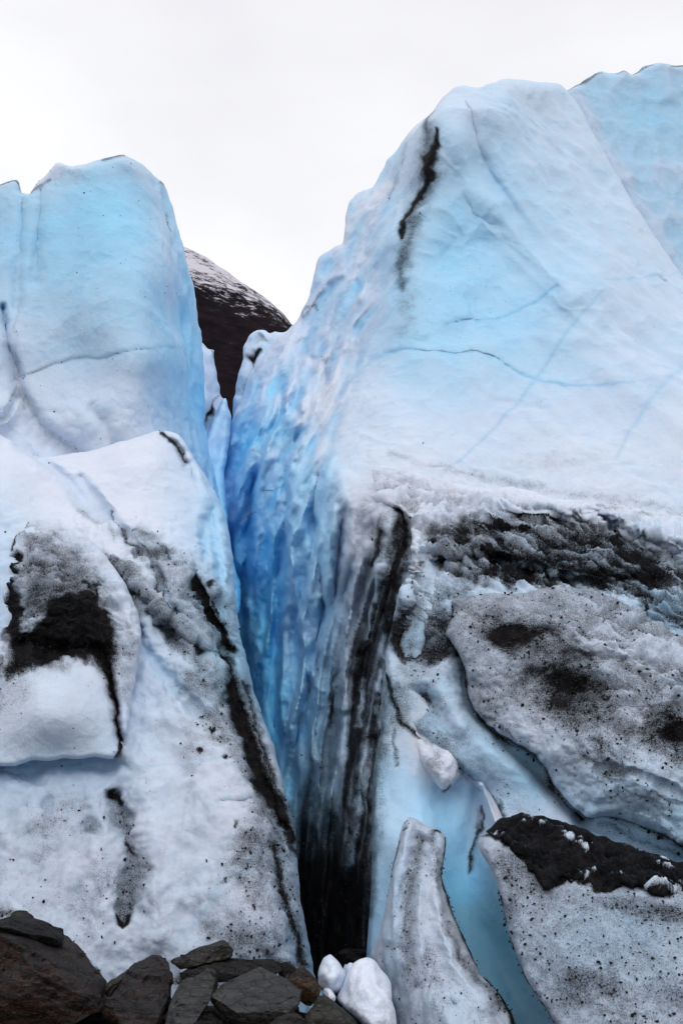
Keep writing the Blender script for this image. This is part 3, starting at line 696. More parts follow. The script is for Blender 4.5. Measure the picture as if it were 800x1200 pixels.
# ------------------------------------------------------------------ lower left slope
def shp(f, P):
    X, Y = f.X, f.Y
    S = -.28 * f.line([(20, 520, 4), (45, 537, 6), (82, 566, 9), (105, 592, 8), (130, 610, 6)], 7) + .22 * f.blob(10, 570, 50, 40) + .20 * f.blob(160, 545, 50, 28)
    S = S - .16 * f.line([(187, 507, 3), (203, 517, 4), (213, 530, 5), (218, 543, 3)], 4) + .22 * f.line([(212, 512), (226, 530), (234, 560), (238, 600)], 8)
    S = S - .14 * f.line([(222, 545), (234, 580), (240, 610), (238, 650)], 6) - .12 * f.line([(246, 600), (256, 660), (262, 720)], 5)
    # diagonal folds
    for p, d, w in (([(75, 632), (100, 655), (130, 685), (155, 710), (162, 740)], .20, 7), ([(95, 560), (125, 600), (160, 640), (178, 665), (190, 695), (205, 720)], .18, 6), ([(160, 625), (185, 640), (205, 665)], .10, 5),
                    ([(165, 700), (185, 730), (205, 745), (235, 760), (262, 775), (277, 768)], .16, 5), ([(228, 670), (236, 700), (250, 730), (272, 762)], .20, 6), ([(162, 745), (180, 775), (205, 800), (228, 828)], .10, 7),
                    ([(264, 760), (270, 800), (285, 850), (300, 900), (320, 950), (336, 975)], .16, 7), ([(325, 1010), (330, 1060), (345, 1095), (352, 1120)], .08, 6), ([(-40, 905), (30, 903), (75, 897), (145, 897)], .10, 7)):
        S = S - d * f.line(p, w)
    for p, d, w in (([(80, 620), (110, 640), (145, 665), (180, 700), (195, 720)], .14, 10), ([(190, 720), (205, 735), (215, 750)], .10, 8), ([(170, 700), (200, 706)], .05, 8), ([(250, 700), (262, 740), (282, 790), (298, 840)], .1, 7),
                    ([(310, 870), (335, 930), (350, 1000)], .08, 7), ([(170, 900), (180, 1000), (185, 1090)], .12, 24), ([(110, 930), (118, 1000), (115, 1100)], .06, 16), ([(10, 1060), (60, 1100), (110, 1130)], .08, 20)):
        S = S + d * f.line(p, w)
    S = S - .12 * f.line([(133, 932, 7), (140, 960, 11), (153, 990, 14), (155, 1020, 14), (150, 1050, 11), (146, 1075, 6)], 10) - .09 * f.blob(106, 968, 12, 18) - .06 * f.blob(33, 945, 6, 9) - .06 * f.blob(34, 978, 8, 10) - .06 * f.blob(56, 943, 5, 10) - .05 * f.blob(95, 1050, 14, 30)
    S = S - .05 * f.line([(262, 942), (290, 938)], 3)
    rough = sm(560, 680, Y)
    diag = np.stack([(P[:, 0] + .5 * P[:, 2]) * 1.6, P[:, 1] * 1.2, (P[:, 2] - .8 * P[:, 0]) * .9], 1)
    band = f.area([(75, 620), (160, 610), (250, 660), (282, 760), (240, 800), (170, 740), (110, 680)], 30)
    n = .05 * fbm(P * .9, 3) + (.015 + .03 * rough) * puffy(P * 1.5, 3, .55) + .016 * rough * fbm(P * 9, 3) + band * (.06 * puffy(diag * 1.5, 4, .6)) 
    low = sm(880, 960, Y)
    n += low * (.016 * puffy(P * (3.5, 3, 2.2), 3, .6) + .02 * fbm(np.stack([P[:, 0] * 5, P[:, 1] * 2, P[:, 2] * .9], 1), 3))
    return S, n
SB = rbf([(0, 520, .05), (150, 540, .02), (225, 540, .16), (250, 590, .34), (262, 660, .36), (275, 700, .38), (0, 640, .26), (-10, 700, .26), (60, 590, .02), (180, 620, .06), (120, 660, .10), (200, 760, .18), (180, 820, .2), (170, 880, .18), (240, 860, .06), (200, 900, .1), (0, 905, .30), (80, 900, .30), (145, 895, .24), (60, 960, .08), (250, 960, .05),
          (200, 1020, .08), (300, 950, .05), (100, 1060, .10), (250, 1060, .1), (320, 1060, .1), (357, 1060, .35), (350, 1000, .4), (365, 1130, .4), (290, 790, .5), (300, 860, .25)], 'lin')
def pnt(f, P, N, S):
    X, Y = f.X, f.Y
    hi = sm(-.03, .05, N)
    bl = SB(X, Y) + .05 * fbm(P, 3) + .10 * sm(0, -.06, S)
    d = 0 * X
    def mx(v): nonlocal d; d = np.maximum(d, v)
    big = .5 + .5 * fbm(P * 1.8, 3, .6)
    mx(f.area([(75, 628), (110, 640), (150, 660), (180, 690), (205, 720), (230, 760), (215, 775), (190, 745), (165, 722), (120, 690), (88, 655)], 12) * (.55 + .15 * big))
    mx(f.area([(150, 620), (200, 640), (240, 670), (268, 710), (282, 770), (300, 850), (240, 800), (205, 745), (175, 680)], 18) * (.34 + .25 * big))
    mx(.42 * f.area([(200, 780), (275, 800), (320, 900), (345, 980), (355, 1110), (300, 1130), (230, 1090), (270, 980), (285, 900), (240, 860)], 20) * (.4 + 1. * big))
    for p in ([(80, 640, 3), (105, 658, 6), (132, 684, 7), (152, 706, 6), (160, 730, 4)], [(128, 600, 1), (160, 640, 3), (178, 668, 4), (188, 695, 3)]): mx(.62 * f.line(p, 5))
    mx(.8 * f.line([(185, 690, 1.5), (190, 710, 2), (200, 722, 1.5)], 2)); mx(.75 * f.line([(205, 745, 3), (225, 757, 6), (245, 765, 7), (262, 770, 6)], 5))
    mx(.95 * f.line([(226, 668, 3), (232, 682, 7), (238, 700, 5), (248, 722, 5), (262, 745, 8), (272, 760, 8)], 6)); mx(.85 * f.blob(247, 685, 6, 8))
    mx(.8 * f.line([(188, 508, 1.5), (198, 514, 2.5), (208, 524, 3), (216, 540, 2.5)], 2.5)); mx(.4 * f.line([(205, 525, 3), (215, 545, 4)], 4))
    # long dark band down the crevasse lip
    mx(1.0 * f.line([(258, 765, 9), (270, 800, 14), (286, 850, 14), (300, 890, 14), (318, 930, 14), (332, 962, 13), (342, 985, 8)], 11, .8))
    mx(.7 * f.line([(285, 800, 5), (300, 850, 6), (318, 900, 6), (335, 950, 6), (345, 1000, 5)], 6)); mx(.75 * f.line([(322, 990, 8), (326, 1020, 9), (332, 1050, 9), (343, 1080, 9), (352, 1110, 8), (354, 1130, 6)], 8, .8))
    d = d * (1 - .55 * f.line([(298, 812), (310, 850), (322, 890), (334, 940)], 2.5) * sm(700, 800, Y))
    mx(.50 * f.line([(240, 745, 16), (262, 800, 24), (282, 860, 26), (300, 920, 26), (322, 980, 22), (335, 1050, 22), (345, 1110, 18)], 24) * (.6 + .6 * big)); mx(.48 * f.line([(160, 650, 14), (200, 700, 24), (235, 745, 24)], 20) * (.6 + .6 * big))
    # oval smear
    mx(.85 * f.line([(131, 930, 5), (140, 940, 7)], 5)); mx(.50 * f.line([(138, 942, 9), (150, 975, 18), (154, 1000, 21), (153, 1040, 18), (147, 1072, 8)], 10)); mx(.8 * f.line([(148, 990, 7), (160, 998, 8)], 6)); mx(.85 * f.line([(140, 1068, 2), (146, 1080, 3), (150, 1072, 3)], 3)); mx(.42 * f.blob(106, 968, 12, 16)); mx(.4 * f.blob(33, 946, 6, 7)); mx(.3 * f.blob(34, 978, 8, 8))
    mx(.30 * f.blob(95, 1050, 18, 36)); mx(.5 * f.line([(-60, 1068), (0, 1070), (60, 1100), (110, 1140)], 10)); mx(.6 * f.blob(300, 1070, 22, 40) * big * 1.3); mx(.5 * f.blob(280, 1010, 30, 30) * big); mx(.55 * f.line([(200, 1150), (300, 1130), (350, 1130)], 8))
    for x, y in ((278, 970), (293, 1003), (291, 1017), (265, 1036), (296, 1060), (302, 1078), (310, 1114), (262, 890), (252, 850), (234, 880)): mx(.85 * f.blob(x, y, 3.2, 4.5))
    mx(.3 * f.line([(95, 595), (120, 612), (135, 625)], 5)); mx(.22 * f.blob(230, 860, 30, 60) * big * 1.6); mx(.25 * f.area([(-80, 930), (120, 930), (130, 1120), (-80, 1100)], 30) * big * 1.1)
    d = np.clip(d * 1.25, 0, 1.15) - .15 * hi * (d < .8)
    v = .28 * f.line([(345, 960), (300, 1000), (250, 1055), (200, 1110)], 6) + .4 * f.line([(150, 898), (240, 893), (292, 888)], 2) + .35 * f.line([(255, 942), (292, 938)], 3)
    return np.clip(bl, 0, 1), np.clip(d, 0, 1.1), v, .12 + .2 * sm(560, 640, Y)
body('ice_slope', [(-90, 500), (-20, 505), (0, 510), (22, 522), (45, 536), (70, 533), (101, 529), (128, 521), (150, 514), (170, 508), (187, 505), (200, 506), (211, 511), (221, 526), (232, 545), (246, 566), (256, 584), (265, 610), (273, 655),
                  (277, 704), (280, 730), (285, 758), (292, 784), (300, 817), (311, 848), (322, 878), (330, 912), (337, 942), (346, 974), (349, 1019), (353, 1060), (361, 1100), (368, 1140), (385, 1270), (-90, 1270)],
     [(-90, 500, 12), (0, 515, 11.6), (100, 532, 12), (187, 508, 12.2), (230, 545, 12.4), (0, 600, 10.6), (100, 600, 10.9), (200, 600, 11.2), (262, 610, 11.9), (50, 700, 9.7), (150, 700, 9.9), (240, 700, 10.1), (278, 722, 10.8),
      (-80, 800, 9.2), (60, 820, 9.1), (170, 800, 9.2), (250, 800, 9.1), (299, 816, 9.8), (60, 920, 8.6), (200, 900, 8.6), (290, 900, 8.6), (321, 876, 9.2), (-80, 1000, 8.3), (60, 1000, 8.2), (200, 1000, 8.1), (300, 1000, 8.0), (346, 974, 8.5),
      (0, 1100, 7.8), (100, 1100, 7.8), (250, 1100, 7.6), (330, 1100, 7.5), (362, 1105, 7.9), (0, 1260, 7.6), (200, 1260, 7.5), (380, 1260, 7.6)],
     1.7, shp, pnt, 'grimy snow-covered ice slope at the lower left, running down to the dark rocks', 'ice slope', rw=12, rr=.4, thick=(.2, .6, 1.5, 4, 9), shrink=(1, 8, 28, 75, 130), grit=(2600, .006, .024), grime_shade=lambda f, P: .08 + .17 * sm(560, 760, f.Y) + .14 * sm(820, 1000, f.Y))  # tint deepens downhill: light falloff painted in along with the silt

# ------------------------------------------------------------------ slab on the left slope
def shp(f, P):
    X, Y = f.X, f.Y
    S = -.26 * f.line([(14, 660, 8), (12, 720, 10), (16, 752, 10), (60, 762, 11), (110, 762, 11), (124, 782, 7), (134, 820, 6), (141, 870, 5)], 8)
    S = S + .16 * f.blob(60, 840, 60, 38) + .14 * f.blob(60, 690, 30, 30) + .14 * f.line([(90, 640), (130, 680), (152, 720), (156, 770)], 13)
    S = S - .10 * f.blob(70, 740, 40, 16) - .05 * f.line([(112, 690), (122, 720)], 6)
    rough = sm(790, 760, Y)
    return S, .02 * fbm(P * 1.5, 3) + (.004 + .05 * rough) * puffy(P * 3, 4, .6)
def pnt(f, P, N, S):
    X, Y = f.X, f.Y
    hi = sm(-.02, .05, N)
    bl = .10 + .12 * f.line([(35, 612), (12, 650), (5, 700)], 6) + .05 * fbm(P * 2, 2) + .1 * sm(840, 895, Y) + .1 * f.blob(45, 690, 20, 20)
    d = 0 * X; big = .5 + .5 * fbm(P * 2.2, 3, .6)
    def mx(v): nonlocal d; d = np.maximum(d, v)
    mx(1.1 * f.line([(20, 655, 8), (16, 690, 11), (16, 730, 13), (22, 765, 11)], 11)); mx(1.12 * f.area([(14, 745), (40, 735), (60, 700), (95, 690), (128, 712), (138, 770), (130, 790), (110, 775), (60, 778), (28, 785), (8, 790)], 17))
    mx(1.1 * f.line([(118, 735, 8), (124, 770, 8), (131, 800, 7), (136, 830, 5), (141, 860, 5), (140, 880, 4)], 6)); mx(.85 * f.line([(98, 680, 4), (112, 700, 7), (124, 730, 7)], 6)); mx(1. * f.line([(34, 612, 1), (22, 626, 1.6), (14, 645, 2)], 2, .3))
    mx(f.area([(20, 640), (40, 620), (90, 640), (130, 690), (150, 760), (120, 740), (60, 730), (20, 740)], 24) * (.46 + .3 * big)); mx(.42 * f.area([(140, 720), (160, 740), (152, 830), (138, 800)], 7) * (.5 + big)); mx(.6 * f.line([(0, 770, 8), (0, 790, 10)], 10)); mx(.3 * f.area([(-80, 790), (30, 780), (30, 830), (-80, 850)], 14)); mx(.9 * f.line([(140, 862), (139, 880), (136, 887)], 3, .3))
    d = d - .15 * hi * (d < .8)
    return np.clip(bl, 0, 1), np.clip(d, 0, 1.12), 0, .38 * sm(770, 800, Y)
body('ice_slab', [(35, 608), (24, 620), (13, 642), (7, 665), (4, 700), (-2, 740), (-90, 780), (-90, 905), (0, 898), (19, 897), (37, 891), (56, 892), (75, 889), (95, 889), (112, 887), (126, 889), (136, 888), (143, 877), (150, 848), (155, 815), (161, 780), (165, 750), (163, 722), (152, 695), (135, 665), (110, 636), (80, 618), (55, 610)],
     [(35, 609, 10.5), (80, 620, 10.5), (120, 650, 10.15), (160, 720, 9.55), (60, 690, 9.35), (4, 700, 9.5), (-90, 790, 9.0), (20, 780, 8.8), (70, 775, 8.8), (130, 780, 8.95), (160, 780, 9.15), (70, 840, 8.5), (0, 850, 8.55), (-80, 880, 8.5), (70, 885, 8.52), (135, 885, 8.55), (150, 840, 8.8)],
     1.5, shp, pnt, 'snowy slab with a jet-black hollow above its smooth front, at the left edge', 'ice slab', rw=6, rr=.09, thick=(.1, .3, .7, 1.2), shrink=(1, 3, 6, 10), jit=.7, grit=(1100, .006, .022), grime_shade=.25, gain=1.35)

# ------------------------------------------------------------------ smooth blue melt chute
def shp(f, P):
    S = -.16 * f.line([(560, 930, 10), (557, 980, 18), (552, 1030, 24)], 10, 0) + .25 * f.line([(563, 920, 5), (575, 950, 8), (590, 985, 8)], 8, 0)
    S = S
    S = S - .15 * f.line([(530, 940), (540, 1040), (575, 1110), (620, 1190), (650, 1260)], 26, 0)
    S = S - .05 * f.line([(562, 950), (560, 980), (555, 1000), (549, 1025)], 2, .2)
    return S, .035 * fbm(P * (1.2, 1.2, .4), 3) + .03 * perlin(np.stack([(f.X - .32 * (f.Y - 950)) / 26, f.Y / 300, 0 * f.X], 1)) + .01 * fbm(P * (7, 7, 2.5), 3)
FB = rbf([(450, 850, .35), (470, 900, .36), (450, 1000, .42), (480, 960, .40), (500, 930, .46), (520, 940, .52), (545, 950, .50), (535, 1000, .60), (545, 1050, .72), (580, 1100, .74), (600, 1150, .66), (620, 1190, .62), (570, 1040, .62), (590, 1060, .60), (560, 920, .30), (575, 950, .08), (590, 980, .06), (510, 890, .0), (495, 870, .04), (460, 820, .38), (460, 1100, .45), (640, 1100, .5)], 'lin')
def pnt(f, P, N, S):
    X, Y = f.X, f.Y
    bl = .92 * FB(X, Y); bl = bl - .5 * f.line([(494, 868, 7), (512, 890, 13), (524, 910, 11)], 11, .3)
    d = .85 * f.line([(562, 945, 1.5), (563, 965, 2.2), (557, 985, 3), (552, 1005, 3), (549, 1022, 1.5)], 2, .8)
    def mx(v): nonlocal d; d = np.maximum(d, v)
    mx(.3 * f.line([(560, 950, 3), (558, 990, 5), (550, 1020, 4)], 4)); mx(.55 * f.line([(462, 850, 4), (462, 880, 5), (464, 900, 2)], 4)); mx(.9 * f.line([(453, 790, 4), (460, 820, 6), (472, 848, 5), (500, 868, 3)], 5, .5)); mx(.62 * f.line([(446, 830, 16), (440, 900, 15), (436, 960, 12), (432, 1010, 10), (434, 1070, 8)], 6)); mx(.62 * f.blob(462, 818, 24, 44)); mx(.35 * f.line([(452, 840, 10), (450, 920, 9), (447, 980, 6)], 8)); mx(.7 * f.line([(519, 927), (526, 918), (531, 912)], 2, .3)); mx(.28 * f.blob(512, 895, 14, 20, 20)); mx(.3 * f.line([(545, 910), (570, 935), (585, 970)], 4))
    return np.clip(bl, 0, 1), d, 0, .05
CH = body('ice_chute', [(438, 900), (446, 860), (452, 815), (458, 790), (480, 800), (540, 860), (600, 930), (660, 1000), (720, 1100), (740, 1280), (430, 1280), (428, 1150), (434, 1050), (436, 960)],
     [(450, 800, 9.0), (446, 860, 8.9), (490, 850, 8.85), (520, 920, 8.7), (440, 1000, 8.6), (480, 1000, 8.3), (540, 1000, 8.4), (560, 920, 8.6), (600, 980, 8.3), (580, 1100, 7.9), (620, 1180, 7.5), (440, 1150, 8.4), (500, 1150, 8.1), (700, 1100, 7.8), (720, 1270, 7.2), (440, 1270, 8.2), (580, 1260, 7.4)],
     1.7, shp, pnt, 'smooth blue ice chute curving down between the leaning spire and the black-capped block', 'ice chute', rw=8, rr=.25, thick=(.1, .3, .6), shrink=(1, 2, 3), jit=.5, grime_shade=.14)

def shp(f, P): return 0, .04 * fbm(P * 2.5, 3) + .03 * puffy(P * 5, 3)
def pnt(f, P, N, S): return .02, .12 + .3 * f.blob(508, 895, 9, 20, 20) + .7 * f.line([(519, 927), (526, 920)], 2, .3), 0, .1
body('snow_lip', [(484, 852), (496, 856), (508, 862), (524, 874), (540, 890), (548, 906), (536, 914), (529, 920), (521, 927), (512, 920), (504, 910), (496, 896), (488, 878), (482, 864)],
     [(462, 820, 9.05), (545, 900, 8.72), (521, 927, 8.52), (510, 892, 8.5), (490, 890, 8.72), (474, 860, 8.86), (520, 905, 8.44)], 1.3, shp, pnt, 'rounded white lip of snow hanging over the chute', None, rw=9, rr=.10, thick=(.05, .12, .25), shrink=(1, 2, 3), jit=.5, parent=CH)

# ------------------------------------------------------------------ dirty ledge over the crevasse
def shp(f, P):
    X, Y = f.X, f.Y
    crown = f.area([(395, 540), (480, 550), (560, 575), (640, 580), (600, 600), (520, 620), (510, 660), (490, 690), (465, 720), (470, 640), (460, 600), (400, 580)], 14)
    band = f.area([(480, 600), (700, 590), (880, 620), (880, 760), (700, 700), (540, 690), (460, 740)], 25)
    diag = np.stack([(P[:, 0] + 1.6 * P[:, 2]) * .9, P[:, 1] * 1.5, (P[:, 2] - .25 * P[:, 0]) * 3.4], 1)
    n = .05 * fbm(P * .8, 3) + crown * (.03 + .06 * sm(430, 500, X)) * puffy(P * 3.2, 4, .6) + band * (.060 * puffy(np.stack([X / 42, (Y - .40 * X - 14 * fbm(np.stack([X / 90, Y / 60, 0 * X], 1), 2)) / 11, 0 * X], 1), 4, .62) + .03 * puffy(P * 3.5, 3, .6)) + (1 - crown) * .03 * puffy(P * 3, 4, .6) * sm(900, 760, Y) + .01 * fbm(P * 8, 3)
    S = -.25 * f.line([(480, 690), (500, 672), (520, 662), (560, 655), (620, 668), (700, 690)], 7) - .22 * f.line([(700, 600), (740, 640), (790, 660), (830, 680)], 8) + .2 * f.line([(600, 590), (680, 592), (740, 604)], 10)
    S = S + .22 * f.line([(660, 598), (730, 612), (800, 632), (860, 645)], 12) - .16 * f.line([(690, 600), (720, 615), (790, 650)], 5)
    S = S + .15 * f.blob(790, 710, 34, 26) - .15 * f.blob(740, 690, 40, 20) - .2 * f.blob(480, 755, 20, 20) + .2 * f.line([(470, 605), (482, 640), (488, 670), (470, 700)], 9)
    S = S - .12 * f.blob(500, 825, 24, 22) + .2 * f.blob(580, 880, 60, 40) + .12 * f.line([(470, 800), (510, 800), (540, 850)], 12) - .25 * f.line([(540, 770), (552, 830), (585, 865), (630, 900), (680, 960)], 10, 0) - .1 * f.blob(560, 930, 25, 18)
    S = S - .1 * f.line([(680, 962), (740, 985), (800, 1010)], 8)
    return S, n
DB = rbf([(400, 560, .10), (450, 560, .04), (550, 580, .02), (700, 600, .04), (480, 640, .04), (600, 640, .15), (500, 700, .28), (520, 740, .25), (490, 780, .22), (540, 800, .30), (480, 810, .28), (550, 850, .34), (580, 880, .40), (620, 920, .38), (640, 940, .28), (700, 970, .40), (780, 1000, .40), (520, 860, .34), (580, 930, .3), (780, 700, .32), (800, 660, .2)], 'lin')
def pnt(f, P, N, S):
    X, Y = f.X, f.Y
    hi = sm(-.04, .06, N); big = .5 + .5 * fbm(P * 1.6, 3, .6)
    bl = DB(X, Y) + .05 * fbm(P * 2, 2)
    d = 0 * X
    def mx(v): nonlocal d; d = np.maximum(d, v)
    mx(f.area([(500, 620), (560, 600), (640, 600), (700, 610), (760, 640), (880, 690), (880, 760), (760, 720), (700, 694), (620, 690), (560, 685), (510, 665)], 16) * (.74 + .3 * big + .22 * fbm(np.stack([X / 60, (Y - .40 * X) / 7, 0 * X + 5], 1), 3, .6)))
    mx(.98 * f.line([(585, 672, 6), (640, 668, 10), (700, 672, 14), (745, 690, 14), (760, 715, 9)], 10)); mx(.8 * f.line([(560, 640, 8), (640, 632, 10), (720, 645, 12), (800, 668, 10)], 10)); mx(.7 * f.line([(505, 668, 3), (530, 664, 4), (600, 668, 5)], 4))
    mx(f.area([(450, 745), (470, 700), (500, 690), (530, 720), (525, 770), (480, 780)], 10) * (.65 + .35 * big)); mx(.9 * f.blob(470, 735, 16, 26)); mx(.8 * f.blob(497, 765, 16, 14)); mx(.6 * f.line([(480, 700), (470, 720), (458, 750)], 8))
    mx(f.area([(470, 690), (540, 680), (560, 700), (535, 760), (480, 760)], 12) * (.30 + .3 * big)); mx(.42 * f.area([(460, 780), (520, 770), (540, 840), (500, 860), (470, 830)], 14) * (.6 + .6 * big)); mx(.85 * f.blob(497, 822, 22, 18, 20)); mx(.5 * f.line([(490, 850, 8), (520, 870, 14), (545, 910, 14)], 10) * (.6 + .6 * big)); mx(.8 * f.line([(565, 920, 5), (580, 940, 7), (592, 955, 5)], 6))
    mx(1.1 * f.line([(453, 790, 3), (460, 815, 5), (470, 840, 5), (484, 855, 4), (500, 870, 3), (520, 885, 2)], 3.5, .3)); mx(.9 * f.line([(520, 885, 2), (540, 905, 1.8), (560, 920, 2), (575, 945, 2.5), (588, 962, 2.5)], 2.5, .3))
    mx(f.area([(395, 548), (470, 560), (560, 590), (520, 640), (500, 680), (480, 610), (420, 580)], 8) * (.16 + .35 * big)); mx(.7 * f.blob(417, 553, 9, 7)); mx(.5 * f.blob(440, 580, 15, 12) * big * 1.6); mx(.35 * f.line([(600, 590), (700, 598)], 8) * big)
    mx(1. * f.line([(533, 700, 3), (530, 720, 3), (524, 742, 3), (535, 762, 3), (545, 785, 3), (548, 815, 3), (565, 845, 4), (590, 867, 4), (615, 880, 3), (636, 900, 3), (652, 928, 3), (682, 960, 3)], 3, 0))
    mx(.5 * f.line([(700, 590, 3), (760, 604, 4), (860, 622, 5)], 4)); mx(.25 + 0 * X)
    mx(.45 * f.line([(700, 965), (760, 990), (820, 1010)], 5))
    keep = (d < .9) | (big < .55)
    d = d - .30 * hi * keep * sm(760, 700, Y) - .14 * hi * sm(700, 760, Y)
    d = d * (1 - .45 * f.area([(560, 860), (620, 890), (670, 950), (640, 960), (590, 910)], 12)) * (1 - .6 * f.blob(795, 705, 28, 22)) 
    return np.clip(bl, 0, 1), np.clip(d, 0, 1.1), 0, .35
body('ice_ledge', [(398, 548), (408, 543), (430, 541), (455, 546), (478, 551), (498, 557), (520, 560), (545, 568), (575, 572), (600, 570), (622, 577), (650, 585), (680, 586), (700, 590), (730, 592), (760, 600), (800, 606), (900, 620), (900, 1120), (620, 1120), (600, 1000), (588, 966), (578, 945), (562, 922), (545, 908), (530, 895), (512, 878), (494, 864), (478, 852), (468, 838), (461, 820), (453, 794),
                  (452, 765), (458, 742), (462, 715), (470, 690), (480, 655), (483, 625), (478, 608), (468, 597), (455, 596), (440, 590), (420, 578), (404, 566)],
     [(398, 548, 11.75), (430, 541, 11.3), (520, 560, 10.8), (600, 570, 10.7), (700, 590, 10.6), (800, 606, 10.5), (900, 620, 10.4), (470, 600, 10.2), (440, 580, 10.6), (500, 650, 9.9), (600, 640, 9.9), (750, 650, 9.7), (880, 680, 9.6), (480, 700, 9.6), (456, 750, 9.4), (460, 810, 9.1), (540, 760, 9.2), (700, 760, 9.2), (880, 760, 9.1),
      (500, 860, 8.75), (520, 820, 8.8), (600, 900, 8.5), (570, 930, 8.5), (700, 960, 8.2), (800, 1000, 8.0), (900, 1000, 8), (600, 970, 8.3), (630, 1110, 8.0), (880, 1110, 7.7)],
     1.6, shp, pnt, 'long soot-streaked ledge of lumpy snow above the right side of the crevasse', 'ice ledge', rw=9, rr=.28, thick=(.1, .4, 1, 2), shrink=(1, 3, 6, 10), grit=(3400, .006, .026), grime_shade=lambda f, P: .12 + .12 * sm(600, 800, f.Y), gain=1.25)  # tint deepens downward, silt and painted light falloff together

# ------------------------------------------------------------------ rounded boulder of ice
def shp(f, P):
    X, Y = f.X, f.Y
    S = -.22 * f.blob(665, 800, 62, 34, 20) - .16 * f.blob(785, 860, 44, 40) - .1 * f.blob(600, 735, 50, 22) + .16 * f.line([(600, 715), (660, 730), (700, 745), (760, 765), (830, 800)], 18) + .1 * f.blob(570, 790, 22, 30)
    top = f.area([(640, 695), (720, 700), (820, 750), (860, 850), (740, 830), (680, 760)], 25)
    S = S + .12 * f.blob(640, 880, 60, 30) + .12 * f.blob(740, 920, 50, 26) - .07 * f.line([(700, 900), (740, 905), (800, 930)], 5)
    return S, .05 * fbm(P * 1., 3) + (.035 + .06 * top) * puffy(P * (2.2, 2.5, 3.2), 4, .55) + .012 * fbm(P * 9, 3)
def pnt(f, P, N, S):
    X, Y = f.X, f.Y
    hi = sm(-.05, .06, N); big = .5 + .5 * fbm(P * 2.2, 3, .6)
    bl = .10 + .26 * sm(840, 960, Y) + .04 * fbm(P * 2, 2)
    d = 0 * X + .28 + .28 * sm(900, 800, Y)
    def mx(v): nonlocal d; d = np.maximum(d, v)
    mx(f.area([(556, 718), (620, 712), (680, 742), (735, 790), (730, 850), (675, 860), (622, 815), (575, 775)], 34) * (.62 + .30 * big)); mx(f.area([(755, 815), (860, 835), (880, 905), (790, 900), (742, 860)], 30) * (.70 + .3 * big)); mx(1.1 * f.blob(664, 800, 62, 34, 15)); mx(1.1 * f.blob(790, 858, 46, 36, 20)); mx(.95 * f.blob(612, 752, 80, 44, 15) * (.6 + .8 * big)); mx(.95 * f.blob(680, 835, 95, 50, 25) * (.6 + .6 * big)); mx(.7 * f.blob(580, 720, 30, 14)); mx(.95 * f.blob(622, 790, 24, 16)); mx(.7 * f.line([(600, 850, 8), (640, 870, 6)], 8) * big * 1.5); mx(.6 * f.line([(695, 855, 8), (705, 880, 10)], 10)); mx(.62 * f.blob(730, 905, 40, 12) * (.5 + big))
    mx(.9 * f.line([(531, 722, 1.6), (524, 744, 1.6), (536, 764, 1.8), (546, 786, 1.6), (549, 816, 2.5), (566, 844, 5), (590, 864, 6), (612, 876, 4), (634, 895, 3), (651, 924, 2.5), (684, 956, 2.5), (720, 958, 2), (755, 971, 2), (800, 992, 3)], 2.5, .2))
    mx(.7 * f.line([(566, 835, 6), (590, 852, 8), (606, 868, 5)], 7)); mx(.4 * f.line([(560, 700), (620, 696), (700, 700), (760, 730)], 7) * (.5 + big)); mx(.6 * f.line([(770, 800), (800, 806), (840, 815)], 3))
    d = d - .13 * hi * (d < .95) - .18 * f.area([(690, 710), (760, 735), (860, 800), (860, 850), (760, 800), (680, 750)], 16) * hi - .1 * f.area([(540, 790), (600, 840), (660, 920), (720, 950), (640, 880), (580, 780)], 10)
    return np.clip(bl, 0, 1), np.clip(d, 0, 1.12), 0, .4
body('ice_boulder', [(529, 703), (537, 700), (546, 702), (558, 697), (580, 696), (610, 695), (632, 690), (650, 688), (680, 690), (705, 694), (722, 699), (742, 707), (758, 716), (775, 730), (800, 744), (850, 765), (900, 800), (900, 1040), (800, 993), (780, 985), (755, 970), (735, 963), (718, 958), (700, 958), (685, 959), (672, 950), (662, 940),
                    (651, 925), (643, 910), (634, 896), (615, 880), (602, 874), (589, 866), (576, 857), (565, 845), (553, 830), (547, 814), (545, 785), (541, 772), (534, 761), (528, 752), (522, 744), (526, 732), (531, 720)],
     [(530, 703, 9.3), (600, 695, 9.35), (680, 690, 9.4), (760, 716, 9.3), (860, 770, 9.0), (525, 745, 9.05), (548, 800, 8.8), (600, 740, 8.75), (700, 740, 8.75), (620, 800, 8.45), (720, 800, 8.2), (820, 820, 8.1), (590, 866, 8.55), (640, 890, 8.35), (720, 880, 7.9), (820, 900, 7.7), (690, 950, 8.1), (760, 960, 7.85), (880, 1000, 7.6)],
     1.5, shp, pnt, 'big rounded ice boulder with a sooty black patch in its middle, mid right', 'ice boulder', rw=11, rr=.26, thick=(.1, .35, .8, 1.4), shrink=(1, 3, 7, 12), jit=.8, grit=(3000, .006, .026), grime_shade=.28, gain=1.2)

